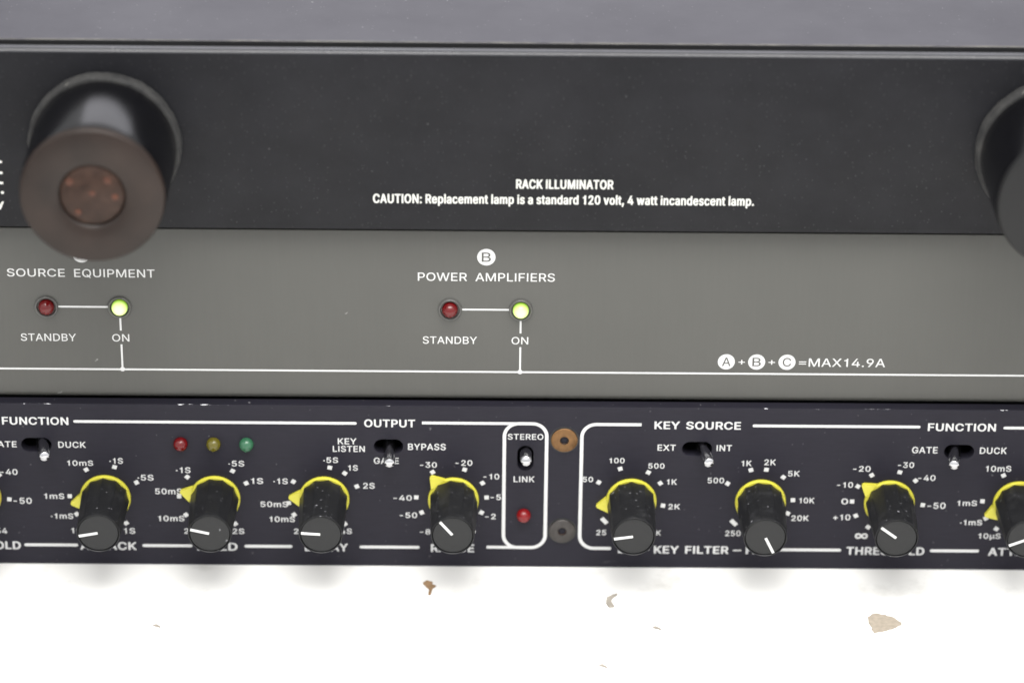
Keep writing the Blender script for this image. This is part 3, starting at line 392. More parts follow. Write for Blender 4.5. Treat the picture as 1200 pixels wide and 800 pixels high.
'R': (0.449, [[[57,-15],[133,-15],[148,-10],[156,-3],[157,182],[163,183],[222,182],[326,-8],[338,-13],[353,-15],[433,-15],[445,-13],[455,-8],[459,-3],[459,4],[350,203],[396,234],[420,266],[430,290],[437,309],[441,351],[437,398],[421,437],[397,470],[358,498],[303,518],[238,524],[58,524],[43,522],[33,517],[28,508],[28,-1],[37,-10]],[[158,270],[157,435],[163,437],[228,437],[253,435],[273,430],[283,423],[292,416],[303,400],[310,379],[313,353],[310,325],[303,304],[292,290],[275,278],[253,272],[228,270]]]),
'T': (0.449, [[[190,-15],[265,-15],[280,-10],[289,-1],[289,435],[295,437],[425,437],[441,442],[449,451],[449,510],[444,517],[435,521],[420,524],[260,524],[30,524],[9,519],[0,510],[0,451],[2,447],[10,441],[30,437],[155,437],[161,435],[161,-1],[170,-10]]]),
'U': (0.517, [[[257,-23],[333,-14],[387,5],[431,36],[465,78],[483,122],[489,172],[489,511],[478,520],[463,524],[393,524],[373,521],[365,516],[361,509],[361,179],[357,146],[346,118],[328,94],[306,78],[283,70],[263,68],[233,70],[212,78],[191,92],[172,118],[160,146],[156,179],[156,511],[148,519],[133,523],[58,524],[38,520],[32,516],[28,509],[28,174],[35,120],[54,76],[84,38],[128,6],[188,-15]]]),
'a': (0.389, [[[157,-24],[203,-20],[233,-11],[243,-6],[248,-6],[258,-12],[273,-15],[338,-15],[356,-12],[367,-5],[369,250],[363,296],[353,323],[337,346],[313,368],[253,392],[203,398],[188,399],[123,389],[83,375],[51,353],[28,328],[10,295],[11,285],[23,279],[88,260],[108,259],[124,264],[148,295],[173,310],[198,315],[208,314],[216,311],[236,292],[244,257],[239,246],[223,241],[168,234],[111,225],[55,203],[31,187],[15,168],[2,140],[-2,107],[4,70],[17,42],[39,16],[76,-8],[113,-19]],[[163,62],[150,65],[132,79],[124,105],[127,121],[132,131],[156,147],[183,153],[218,158],[244,161],[241,119],[232,98],[220,82],[203,69],[183,62],[173,61]]]),
'c': (0.396, [[[205,-23],[277,-14],[332,12],[372,52],[395,104],[389,111],[378,115],[317,131],[297,132],[286,129],[277,125],[260,92],[245,76],[227,66],[207,62],[202,62],[192,64],[174,73],[154,94],[139,120],[131,153],[128,188],[131,221],[140,256],[154,282],[172,301],[192,312],[207,314],[222,312],[242,303],[260,284],[274,256],[282,251],[292,248],[307,247],[347,256],[382,265],[394,275],[369,329],[332,364],[283,387],[272,391],[217,398],[202,399],[147,392],[92,369],[52,336],[24,293],[8,244],[2,188],[8,132],[26,80],[52,40],[92,7],[142,-15]]]),
'd': (0.424, [[[192,-23],[242,-18],[282,-4],[292,-11],[307,-15],[377,-15],[393,-11],[404,-2],[404,511],[397,518],[382,523],[302,523],[287,519],[281,514],[279,490],[277,383],[242,394],[192,399],[137,392],[88,371],[48,336],[24,296],[7,247],[2,188],[7,132],[24,80],[49,40],[85,8],[127,-12],[142,-16]],[[197,63],[187,66],[174,73],[154,94],[140,120],[131,151],[128,190],[131,226],[139,256],[154,284],[172,303],[187,310],[202,314],[212,313],[222,311],[237,303],[253,286],[268,261],[277,228],[280,188],[277,151],[267,118],[254,92],[236,73],[222,66],[207,63]]]),
'e': (0.404, [[[210,-23],[257,-20],[267,-17],[302,-8],[336,10],[365,33],[382,57],[396,87],[396,94],[392,99],[382,104],[317,119],[297,119],[279,113],[256,80],[235,66],[212,62],[195,64],[176,71],[157,87],[141,111],[131,153],[137,154],[372,154],[387,156],[396,160],[403,169],[400,242],[389,284],[379,305],[372,319],[348,347],[318,371],[282,387],[217,398],[202,399],[142,391],[90,368],[52,335],[24,293],[7,244],[2,188],[8,129],[26,80],[52,40],[92,7],[147,-16]],[[132,236],[141,268],[155,289],[174,305],[190,312],[207,314],[222,312],[236,305],[242,300],[253,289],[266,268],[275,237],[272,236]]]),
'i': (0.167, [[[51,-15],[124,-14],[139,-9],[146,-1],[146,379],[139,388],[119,394],[44,393],[29,389],[21,381],[21,-1],[30,-10]],[[83,428],[94,429],[119,434],[141,447],[155,466],[158,482],[154,503],[142,519],[119,533],[84,539],[49,533],[26,519],[13,503],[9,482],[12,466],[27,447],[49,434]]]),
'l': (0.165, [[[49,-15],[120,-15],[136,-10],[145,-1],[145,531],[136,541],[115,545],[40,544],[25,538],[20,531],[20,-1],[29,-10]]]),
'm': (0.610, [[[50,-15],[121,-15],[136,-11],[145,-3],[146,236],[149,264],[157,285],[168,299],[181,309],[201,314],[211,312],[224,304],[238,283],[242,259],[242,-1],[247,-8],[256,-12],[271,-15],[336,-15],[356,-11],[366,-3],[367,245],[376,285],[401,311],[416,315],[431,312],[446,304],[459,285],[464,252],[464,107],[464,-1],[469,-8],[479,-13],[491,-15],[561,-15],[580,-10],[589,-1],[589,255],[585,297],[572,332],[553,358],[522,381],[486,395],[476,398],[436,401],[401,398],[359,386],[321,361],[313,369],[280,391],[271,393],[226,401],[206,400],[156,389],[146,385],[141,385],[131,391],[116,394],[51,394],[36,392],[25,386],[21,379],[21,-1],[30,-10]]]),
'n': (0.410, [[[50,-15],[121,-15],[136,-11],[145,-3],[146,226],[149,255],[157,278],[169,294],[184,306],[196,311],[206,313],[226,310],[244,297],[259,271],[264,234],[264,1],[266,-6],[279,-13],[296,-15],[361,-15],[374,-13],[384,-8],[389,-1],[389,98],[389,241],[385,285],[372,325],[350,355],[319,379],[281,393],[271,395],[221,399],[171,392],[146,381],[132,391],[116,394],[51,394],[36,392],[25,386],[21,379],[21,-1],[30,-10]]]),
'o': (0.415, [[[205,-23],[262,-17],[277,-13],[325,8],[363,40],[391,83],[407,129],[413,188],[407,247],[391,293],[363,336],[325,368],[277,389],[267,392],[208,399],[152,393],[137,389],[91,368],[52,336],[24,293],[8,244],[2,188],[8,132],[24,83],[52,40],[91,8],[137,-13],[147,-16]],[[197,63],[187,66],[171,76],[154,94],[141,118],[131,153],[128,188],[131,223],[139,254],[154,282],[172,301],[187,310],[207,314],[217,313],[227,310],[242,302],[262,282],[275,256],[284,223],[287,186],[284,153],[276,120],[262,94],[244,76],[227,66],[207,62]]]),
'p': (0.424, [[[50,-158],[121,-158],[136,-154],[145,-146],[146,-5],[186,-19],[226,-23],[291,-15],[341,9],[375,39],[401,81],[417,133],[422,189],[417,248],[401,297],[375,337],[342,367],[291,391],[231,399],[186,395],[146,382],[131,391],[111,394],[46,394],[31,390],[22,383],[21,-144],[30,-153]],[[206,64],[188,74],[171,91],[156,119],[148,151],[145,189],[148,226],[156,259],[172,287],[189,304],[203,311],[216,314],[227,313],[236,311],[254,301],[271,285],[284,259],[293,224],[296,189],[293,154],[285,121],[271,93],[252,74],[236,65],[221,63]]]),
'r': (0.259, [[[50,-15],[121,-15],[136,-11],[145,-3],[146,236],[149,262],[157,280],[169,294],[182,304],[196,309],[206,310],[241,307],[256,308],[269,313],[275,320],[274,388],[266,394],[256,398],[226,399],[206,400],[171,394],[146,385],[141,385],[131,391],[116,394],[46,394],[31,390],[21,381],[21,-1],[30,-10]]]),
's': (0.365, [[[179,-23],[239,-18],[283,-4],[315,15],[344,45],[358,73],[363,106],[356,146],[336,176],[302,202],[249,221],[169,242],[152,251],[144,261],[141,277],[146,296],[157,308],[174,316],[184,317],[199,315],[214,309],[227,293],[240,270],[248,265],[259,263],[279,263],[339,277],[351,282],[356,289],[330,343],[304,367],[274,384],[239,394],[194,399],[179,399],[134,394],[94,381],[59,361],[36,338],[19,305],[15,275],[21,237],[43,202],[80,176],[131,158],[213,136],[225,129],[233,118],[236,104],[231,85],[217,71],[201,64],[179,61],[164,63],[149,70],[137,83],[123,113],[114,119],[99,122],[84,121],[19,107],[8,101],[4,94],[14,59],[32,33],[57,10],[94,-9],[134,-19]]]),
't': (0.227, [[[166,-19],[199,-18],[209,-16],[234,-9],[245,0],[231,61],[223,65],[209,69],[194,69],[174,65],[166,68],[160,80],[158,98],[158,312],[214,313],[226,316],[233,321],[236,328],[236,380],[229,388],[214,393],[159,395],[158,473],[151,480],[139,485],[124,486],[59,486],[45,483],[37,478],[33,471],[33,396],[29,394],[-6,393],[-16,390],[-24,384],[-26,328],[-23,321],[-11,314],[4,312],[29,312],[33,309],[33,94],[41,49],[64,14],[100,-7],[114,-12]]]),
'v': (0.389, [[[160,-15],[235,-14],[249,-10],[257,-3],[403,376],[402,384],[396,388],[385,392],[375,394],[300,394],[285,391],[277,386],[200,179],[195,165],[190,175],[112,386],[104,391],[90,394],[15,394],[-5,390],[-15,381],[132,-3],[140,-10]]]),
'w': (0.567, [[[135,-15],[206,-15],[221,-11],[229,-6],[281,175],[286,174],[338,-6],[351,-13],[366,-15],[436,-15],[446,-13],[456,-8],[461,-1],[577,381],[566,390],[546,394],[476,394],[461,391],[452,386],[405,224],[401,212],[396,207],[348,381],[336,391],[316,394],[246,394],[231,390],[221,384],[171,204],[166,211],[115,386],[101,392],[86,394],[16,394],[3,391],[-5,386],[-9,376],[107,-3],[116,-11]]]),
'y': (0.389, [[[89,-160],[105,-159],[160,-147],[208,-111],[236,-59],[403,377],[401,384],[396,389],[375,394],[300,394],[285,391],[277,386],[195,165],[192,171],[112,386],[103,391],[90,394],[15,394],[-5,390],[-15,381],[130,-1],[119,-33],[102,-66],[90,-73],[65,-71],[50,-72],[38,-76],[31,-80],[15,-136],[19,-146],[30,-152],[55,-157]]]),
}),
'REGULAR': (5, {
'+': (0.453, [[[199,29],[256,29],[260,34],[261,166],[391,167],[396,174],[396,224],[391,231],[261,232],[260,364],[256,369],[251,369],[201,369],[193,364],[191,232],[61,231],[56,224],[56,174],[61,167],[186,167],[193,164],[193,34]]]),
'.': (0.188, [[[94,-9],[115,-5],[132,6],[142,21],[146,41],[142,61],[132,76],[115,87],[99,91],[75,87],[60,77],[49,61],[45,41],[49,21],[59,6],[75,-5]]]),
'1': (0.400, [[[204,-5],[265,-5],[270,-4],[273,0],[273,510],[265,514],[220,513],[205,470],[199,450],[160,422],[95,411],[90,405],[90,360],[95,357],[197,355],[198,0]]]),
'4': (0.453, [[[283,-5],[345,-4],[348,0],[348,95],[350,100],[415,101],[418,105],[418,160],[415,167],[348,170],[348,315],[347,320],[340,323],[285,323],[278,320],[275,168],[117,170],[241,380],[316,510],[310,514],[250,514],[242,510],[36,160],[35,105],[40,100],[275,100],[277,0]]]),
'9': (0.453, [[[129,-5],[199,-5],[204,-3],[354,220],[378,270],[390,310],[394,345],[389,395],[373,435],[348,470],[314,497],[274,514],[224,521],[194,517],[179,514],[144,500],[109,475],[82,440],[64,395],[59,350],[63,305],[79,266],[101,235],[134,210],[174,194],[219,190],[258,195],[127,5],[125,0]],[[214,250],[179,260],[156,280],[142,300],[134,325],[130,355],[134,380],[141,400],[159,427],[179,443],[199,452],[239,454],[254,451],[278,440],[295,425],[309,405],[319,380],[322,350],[319,325],[308,295],[294,276],[279,264],[249,251]]]),
'=': (0.453, [[[72,92],[382,92],[386,97],[386,152],[382,158],[72,158],[67,152],[67,97]],[[68,242],[382,240],[386,247],[386,302],[382,306],[72,306],[67,302]]]),
'A': (0.480, [[[16,-5],[86,-5],[136,131],[141,137],[341,135],[391,-3],[396,-5],[466,-3],[466,5],[369,270],[281,510],[271,514],[201,514],[196,510],[13,5],[11,0]],[[166,204],[164,210],[236,429],[241,432],[258,375],[316,205]]]),
'B': (0.456, [[[60,-5],[245,-5],[300,-1],[349,15],[380,35],[401,60],[418,100],[423,135],[419,175],[406,205],[389,230],[364,250],[340,262],[325,265],[360,283],[392,320],[400,345],[403,370],[399,410],[385,445],[360,474],[330,496],[290,509],[240,514],[60,514],[55,510],[55,0]],[[130,65],[130,225],[245,226],[275,223],[305,212],[320,202],[338,180],[347,160],[350,140],[343,105],[325,83],[295,68],[245,62],[135,62]],[[130,290],[130,445],[240,447],[280,441],[309,425],[325,400],[331,370],[326,345],[319,330],[305,313],[285,300],[260,292]]]),
'C': (0.510, [[[227,-7],[265,-12],[305,-9],[340,0],[375,15],[405,34],[431,58],[452,88],[468,123],[478,158],[475,164],[405,164],[385,118],[355,86],[315,66],[265,58],[225,64],[185,82],[155,108],[129,148],[115,193],[108,258],[115,317],[130,363],[153,398],[185,426],[225,445],[265,451],[310,445],[350,426],[384,393],[405,344],[470,343],[475,344],[478,348],[467,388],[450,423],[430,451],[407,473],[375,494],[340,509],[305,518],[265,521],[205,513],[148,488],[100,448],[65,394],[44,333],[35,253],[43,178],[65,113],[100,60],[145,23],[200,-2]]]),
'D': (0.502, [[[60,-5],[220,-5],[290,3],[355,28],[402,65],[436,115],[458,175],[467,255],[458,335],[436,395],[400,447],[355,482],[295,506],[225,514],[60,514],[55,510],[55,0]],[[130,65],[130,445],[220,447],[275,441],[315,425],[345,400],[374,360],[389,310],[394,255],[389,200],[374,150],[350,114],[320,89],[270,68],[215,62],[135,62]]]),
'E': (0.419, [[[60,-5],[375,-5],[380,0],[380,55],[375,62],[135,62],[130,65],[130,221],[135,224],[355,224],[360,230],[360,285],[357,290],[135,291],[130,295],[130,445],[370,447],[377,450],[377,510],[370,514],[60,514],[55,510],[55,0]]]),
'F': (0.410, [[[60,-5],[125,-5],[130,0],[130,215],[345,216],[351,220],[351,275],[350,280],[345,283],[130,285],[130,445],[215,447],[370,447],[374,455],[374,510],[370,514],[60,514],[55,510],[55,0]]]),
'I': (0.185, [[[60,-5],[125,-5],[130,0],[130,505],[130,510],[125,514],[60,514],[55,510],[55,0]]]),
'L': (0.393, [[[60,-5],[360,-5],[366,0],[366,55],[365,60],[360,62],[135,62],[130,65],[130,275],[130,510],[120,514],[60,514],[55,510],[55,0]]]),
'M': (0.628, [[[60,-5],[120,-5],[127,0],[126,375],[130,389],[167,285],[285,-5],[340,-5],[347,0],[461,290],[499,390],[500,399],[499,0],[505,-5],[565,-5],[570,-4],[573,0],[573,130],[573,505],[570,513],[475,514],[471,510],[348,190],[315,91],[281,190],[157,510],[150,514],[60,514],[55,510],[55,505],[55,0]]]),
'N': (0.523, [[[60,-5],[125,-5],[130,0],[130,290],[127,395],[130,403],[199,285],[381,0],[390,-5],[465,-4],[468,0],[468,505],[465,513],[460,514],[400,514],[394,510],[395,104],[350,181],[140,512],[135,514],[60,514],[55,510],[55,0]]]),
'O': (0.533, [[[227,-7],[265,-12],[330,-4],[385,20],[431,58],[465,108],[491,178],[498,253],[491,328],[467,398],[433,448],[386,488],[330,513],[300,517],[265,521],[205,513],[145,486],[101,448],[67,398],[43,328],[35,253],[43,178],[65,113],[100,61],[145,23],[200,-2]],[[230,63],[185,82],[155,108],[129,148],[115,193],[108,253],[114,313],[130,363],[155,401],[185,427],[225,445],[265,451],[295,447],[310,444],[347,428],[380,399],[403,363],[420,313],[425,253],[420,198],[402,143],[379,108],[345,80],[305,63],[265,58]]]),
'P': (0.445, [[[60,-5],[125,-5],[130,0],[130,180],[235,181],[290,186],[335,203],[370,230],[393,260],[409,305],[414,350],[409,390],[395,430],[365,469],[335,491],[290,508],[235,514],[60,514],[55,510],[55,0]],[[130,250],[130,445],[230,447],[265,444],[295,434],[310,423],[328,400],[337,375],[339,350],[337,320],[328,295],[314,275],[295,261],[265,251],[230,247],[135,247]]]),
'Q': (0.533, [[[400,-53],[465,-53],[470,-52],[473,-48],[411,37],[412,42],[434,62],[468,112],[491,177],[498,252],[491,327],[470,392],[430,451],[385,489],[332,512],[265,521],[205,513],[195,509],[146,487],[100,447],[67,397],[44,332],[35,252],[43,177],[64,117],[100,61],[150,19],[205,-4],[265,-12],[330,-4],[355,6]],[[240,62],[225,64],[185,82],[155,108],[129,147],[114,197],[108,252],[114,312],[130,362],[155,401],[185,427],[225,445],[265,451],[310,444],[345,429],[375,404],[404,362],[420,312],[425,252],[420,197],[404,147],[380,110],[365,98],[315,163],[245,164],[240,157],[309,67],[305,64],[270,58]]]),
'R': (0.449, [[[60,-5],[125,-5],[130,0],[130,190],[135,193],[240,193],[245,190],[350,-4],[430,-4],[433,0],[431,5],[322,205],[369,235],[375,243],[395,270],[409,305],[414,355],[408,400],[394,435],[368,470],[335,493],[290,509],[235,514],[60,514],[55,510],[55,0]],[[130,260],[130,445],[230,447],[265,444],[295,436],[310,425],[330,400],[337,380],[340,355],[337,325],[330,305],[315,284],[295,271],[265,263]]]),
'S': (0.447, [[[222,-14],[283,-8],[324,6],[364,31],[390,61],[407,96],[413,136],[410,171],[399,201],[358,244],[313,269],[173,312],[137,336],[123,356],[120,376],[123,396],[133,415],[148,431],[168,443],[193,451],[223,454],[263,449],[298,433],[320,411],[332,376],[338,373],[398,373],[406,376],[405,381],[399,416],[383,448],[352,481],[318,502],[278,515],[228,521],[203,518],[178,516],[134,501],[98,479],[71,451],[54,416],[48,376],[55,326],[83,285],[125,256],[183,234],[293,201],[327,176],[336,161],[341,141],[336,116],[323,93],[308,78],[288,67],[258,57],[223,54],[168,64],[144,76],[127,91],[115,111],[106,141],[38,142],[33,136],[41,96],[58,61],[88,27],[128,4],[173,-9]]]),
'T': (0.449, [[[192,-5],[257,-5],[262,0],[262,445],[417,447],[422,450],[422,510],[417,514],[257,514],[32,514],[27,510],[27,453],[32,447],[188,445],[188,0]]]),
'U': (0.517, [[[259,-13],[320,-5],[365,11],[405,38],[439,82],[456,122],[462,172],[462,507],[460,513],[455,514],[390,513],[388,182],[383,142],[373,117],[355,93],[330,74],[295,61],[260,57],[220,61],[190,72],[162,92],[145,117],[133,147],[129,177],[129,507],[127,512],[120,514],[60,514],[55,507],[55,172],[61,122],[81,77],[108,42],[149,12],[200,-6]]]),
'W': (0.686, [[[156,-5],[231,-5],[235,0],[322,320],[341,401],[450,0],[456,-5],[531,-5],[535,0],[674,505],[675,510],[671,514],[601,513],[501,125],[491,94],[462,215],[386,505],[381,514],[306,514],[301,510],[196,100],[191,98],[87,510],[81,514],[16,514],[11,510],[12,505],[150,0]]]),
'X': (0.474, [[[18,-5],[93,-4],[185,125],[238,206],[285,130],[378,-3],[458,-4],[461,0],[459,5],[283,260],[283,265],[446,500],[451,510],[443,514],[373,514],[369,510],[269,365],[238,314],[207,365],[108,512],[103,514],[33,514],[24,510],[194,260],[16,5],[13,0]]]),
'Y': (0.472, [[[204,-5],[266,-5],[273,0],[273,205],[460,510],[451,514],[381,514],[376,511],[247,295],[236,273],[197,345],[96,510],[91,514],[16,514],[11,510],[198,205],[198,0]]]),
}),
}
# flat filled shapes -------------------------------------------------------------------------------
def fill_curve(splines, offset=0.0, extrude=0.0):
    cu = bpy.data.curves.new('outline', 'CURVE'); cu.dimensions = '2D'
    cu.fill_mode = 'BOTH' if extrude else 'FRONT'; cu.offset = offset; cu.extrude = extrude
    for pts in splines:
        s = cu.splines.new('POLY'); s.points.add(len(pts)-1)
        for p, (x, y) in zip(s.points, pts): p.co = (x, y, 0, 1)
        s.use_cyclic_u = True
    ob = bpy.data.objects.new('outline', cu); COL.objects.link(ob)
    dg = bpy.context.evaluated_depsgraph_get(); dg.update()
    me = bpy.data.meshes.new_from_object(ob.evaluated_get(dg))
    bpy.data.objects.remove(ob); bpy.data.curves.remove(cu)
    return me
def flat(bm, splines, y, offset=0.0):
    """adds a filled flat outline standing in the x-z plane at depth y"""
    me = fill_curve(splines, offset)
    vs = [bm.verts.new((v.co.x, y, v.co.y)) for v in me.vertices]
    for p in me.polygons:
        try: f = bm.faces.new([vs[i] for i in p.vertices])
        except ValueError: continue
        f.normal_update()
        if f.normal.y > 0: f.normal_flip()
    bpy.data.meshes.remove(me)
def text_splines(s, face):
    oz, glyphs = LETTERS[face]
    x, out = 0.0, []
    for ch in s:
        if ch == ' ': x += WORD_GAP[face]; continue
        up_ = 0
        if ch == '·': ch, up_ = '.', 170
        a, sp = glyphs[ch]
        for q in sp: out.append([(x + px/1000, (py+up_)/1000) for px, py in q])
        x += a + TRACK[face]
    return out
TRACK = {'BOLD': 0.03, 'MEDIUM': 0.035, 'CONDENSED': 0.035, 'REGULAR': 0.012}
WORD_GAP = {'BOLD': 0.30, 'MEDIUM': 0.25, 'CONDENSED': 0.20, 'REGULAR': 0.26}
def fit_text(s, xl, xr, z0, z1, face, shrink=0.05):
    sp = text_splines(s, face); oz = LETTERS[face][0]/1000
    xs = [p[0] for q in sp for p in q]
    xl, xr, z0, z1 = xl+shrink, xr-shrink, z0+shrink, z1-shrink
    a, b = min(xs), max(xs); k = (xr-xl)/(b-a); kz = (z1-z0)/(0.509+2*oz)
    return [[(xl+(px-a)*k, z0+(py+oz)*kz) for px, py in q] for q in sp]
def put_text(bm, s, xl, xr, z0, z1, face, y, shrink=0.05):
    flat(bm, fit_text(s, xl, xr, z0, z1, face, shrink), y)
def rect(x0, x1, z0, z1): return [(x0, z0), (x0, z1), (x1, z1), (x1, z0)]
def circle(cx, cz, r, n=40): return [(cx + r*math.cos(-2*math.pi*i/n), cz + r*math.sin(-2*math.pi*i/n)) for i in range(n)]
def stadium(x0, x1, z0, z1, n=12):
    w, h = x1-x0, z1-z0; r = min(w, h)/2; out = []
    cs = [(x1-r, z1-r, 0), (x0+r, z1-r, 90), (x0+r, z0+r, 180), (x1-r, z0+r, 270)]
    for cx, cz, a0 in cs:
        for i in range(n+1):
            a = math.radians(a0 + 90*i/n); p = (cx + r*math.cos(a), cz + r*math.sin(a))
            if not out or abs(out[-1][0]-p[0]) + abs(out[-1][1]-p[1]) > 1e-4: out.append(p)
    if abs(out[-1][0]-out[0][0]) + abs(out[-1][1]-out[0][1]) < 1e-4: out.pop()
    return out[::-1]
def stroke(path, w, round_end=False):
    """an open polyline as one thick outline"""
    L, R = [], []
    for i, p in enumerate(path):
        a = path[max(0, i-1)]; b = path[min(len(path)-1, i+1)]
        d = Vector((b[0]-a[0], b[1]-a[1])).normalized(); n = Vector((-d.y, d.x))*w/2
        L.append((p[0]+n.x, p[1]+n.y)); R.append((p[0]-n.x, p[1]-n.y))
    return L + R[::-1]
def arc(cx, cz, r, a0, a1, n=10): return [(cx+r*math.cos(math.radians(a0+(a1-a0)*i/n)), cz+r*math.sin(math.radians(a0+(a1-a0)*i/n))) for i in range(n+1)]

RX0, RX1 = 15.8-241.3, 15.8+241.3

# ---------------------------------------------------------------- the table under the rack
bm = bmesh.new(); box(bm, -900, 930, -620, 700, -25, 0, 1.5)
tag(mesh_obj('table_surface', bm, 'table'), 'bright white tabletop with faint smudges under the stack of rack units', None, 'structure')

# ---------------------------------------------------------------- lowest unit: the black noise gate
gate = empty('noise_gate', 'black rack unit at the bottom of the stack with yellow ringed knobs', 'noise gate')
SLOTS = [(-112.15, -105.1, 30.75, 34.35), (105.7, 112.75, 30.6, 34.2), (43.75, 50.75, 30.85, 34.5), (-29.0, -22.2, 30.95, 34.6), (4.85, 8.6, 26.55, 33.1)]
INK = -0.03
outer = rect(RX0, RX1, 0.03, 43.6)
me = fill_curve([outer] + [stadium(*s)[::-1] for s in SLOTS], 0, 1.5)
bm = bmesh.new()
vs = [bm.verts.new((v.co.x, 1.5 - v.co.z, v.co.y)) for v in me.vertices]
for p in me.polygons: bm.faces.new([vs[i] for i in p.vertices])
bpy.data.meshes.remove(me)
bmesh.ops.remove_doubles(bm, verts=bm.verts, dist=0.001)
bmesh.ops.recalc_face_normals(bm, faces=bm.faces)
sharp = [e for e in bm.edges if len(e.link_faces) == 2 and e.calc_face_angle(0) > 1.2 and all(v.co.y < 0.1 for v in e.verts)]
bmesh.ops.bevel(bm, geom=sharp, offset=0.16, segments=2, affect='EDGES', profile=0.5)
mesh_obj('front_panel', bm, 'gate_paint', gate)
bm = bmesh.new(); box(bm, RX0+22, RX1-22, 12, 205, 0.6, 42.6, 0.6)
mesh_obj('chassis', bm, 'chassis_black', gate)

def line_part(name, splines, parent, mat='white_ink', y=INK, label=None):
    b = bmesh.new()
    for i, s in enumerate(splines): flat(b, [s], y - 0.004*i)
    return tag(mesh_obj(name, b, mat, parent), label)
def caption(name, items, parent, face, mat='white_ink', y=INK, shrink=0.05, label=None):
    b = bmesh.new()
    for it in items: put_text(b, *it, face, y, shrink)
    return tag(mesh_obj(name, b, mat, parent), label)

BOLD, MED = 'BOLD', 'MEDIUM'
T0, T1 = 37.9, 40.05
for s, a, b in (("FUNCTION", -116.4, -100.7), ("OUTPUT", -31.35, -19.25), ("KEY SOURCE", 36.95, 57.4), ("FUNCTION", 101.35, 117.5)):
    caption('section_title', [(s, a, b, T0, T1)], gate, BOLD)
for s, a, b in (("THRESHOLD", -132.5, -113.75), ("ATTACK", -99.6, -86.05), ("HOLD", -71.6, -61.9), ("DECAY", -45.85, -35.45), ("RANGE", -15.65, -5.2), ("THRESHOLD", 84.0, 102.8), ("ATTACK", 118.05, 131.6)):
    caption('section_title', [(s, a, b, 4.0, 6.25)], gate, BOLD)
caption('section_title', [("LF", 29.2, 33.9, 4.0, 6.2), ("-", 34.75, 36.75, 4.15, 6.3), ("KEY FILTER", 37.8, 55.8, 4.0, 6.2), ("-", 56.75, 58.85, 4.05, 6.3), ("HF", 59.85, 64.4, 4.0, 6.2)], gate, BOLD)
for items in ([("GATE", -119.5, -113.2, 31.85, 33.55)], [("DUCK", -103.5, -96.95, 31.8, 33.52)], [("GATE", 98.0, 104.15, 31.9, 33.72)], [("DUCK", 114.05, 120.5, 31.87, 33.68)],
              [("EXT", 37.85, 42.25, 32.12, 33.85)], [("INT", 51.8, 55.5, 32.12, 33.85)], [("KEY", -37.6, -33.1, 33.24, 34.96), ("LISTEN", -38.8, -31.15, 31.21, 32.92)],
              [("GATE", -29.15, -23.15, 28.06, 29.8)], [("BYPASS", -21.05, -12.05, 31.85, 33.65)], [("STEREO", 2.45, 10.95, 34.83, 36.45)], [("LINK", 3.95, 9.0, 23.35, 25.03)]):
    caption('switch_caption', items, gate, MED)

LW = 0.72
for a, b, z in ((-99.6, -33.05, 38.92), (60.1, 99.65, 39.0), (119.2, 163, 38.9)):
    line_part('rule_line', [stadium(a, b, z-LW/2, z+LW/2, 4)], gate)
for a, b in ((-112.9, -100.05), (-84.65, -72.7), (-60.25, -48.8), (-32.7, -18.35), (67.8, 82.75), (104.1, 115.9)):
    line_part('rule_line', [stadium(a, b, 5.3-0.38, 5.3+0.38, 4)], gate)
# stereo link box with the rules that run into it
bx0, bx1, bz0, bz1, br, w = 1.72, 11.70, 5.45, 39.15, 3.4, 0.82
def rounded(x0, x1, z0, z1, r): return arc(x1-r, z1-r, r, 0, 90) + arc(x0+r, z1-r, r, 90, 180) + arc(x0+r, z0+r, r, 180, 270) + arc(x1-r, z0+r, r, 270, 360)
b = bmesh.new()
flat(b, [rounded(bx0-w/2, bx1+w/2, bz0-w/2, bz1+w/2, br+w/2), rounded(bx0+w/2, bx1-w/2, bz0+w/2, bz1-w/2, br-w/2)], INK)
flat(b, [stroke([(-17.7, 39.17), (bx0+br+1.6, 39.15)], 0.74)], INK-0.006)
flat(b, [stroke([(-2.3, 5.5), (bx0+br+1.6, 5.45)], 0.74)], INK-0.006)
mesh_obj('border_line', b, 'white_ink', gate)
kx, kr = 19.97, 3.4
path = [(33.95, 39.08)] + arc(kx+kr, 39.08-kr, kr, 90, 180) + arc(kx+kr, 5.35+kr, kr, 180, 270) + [(27.5, 5.35)]
line_part('border_line', [stroke(path, w)], gate)

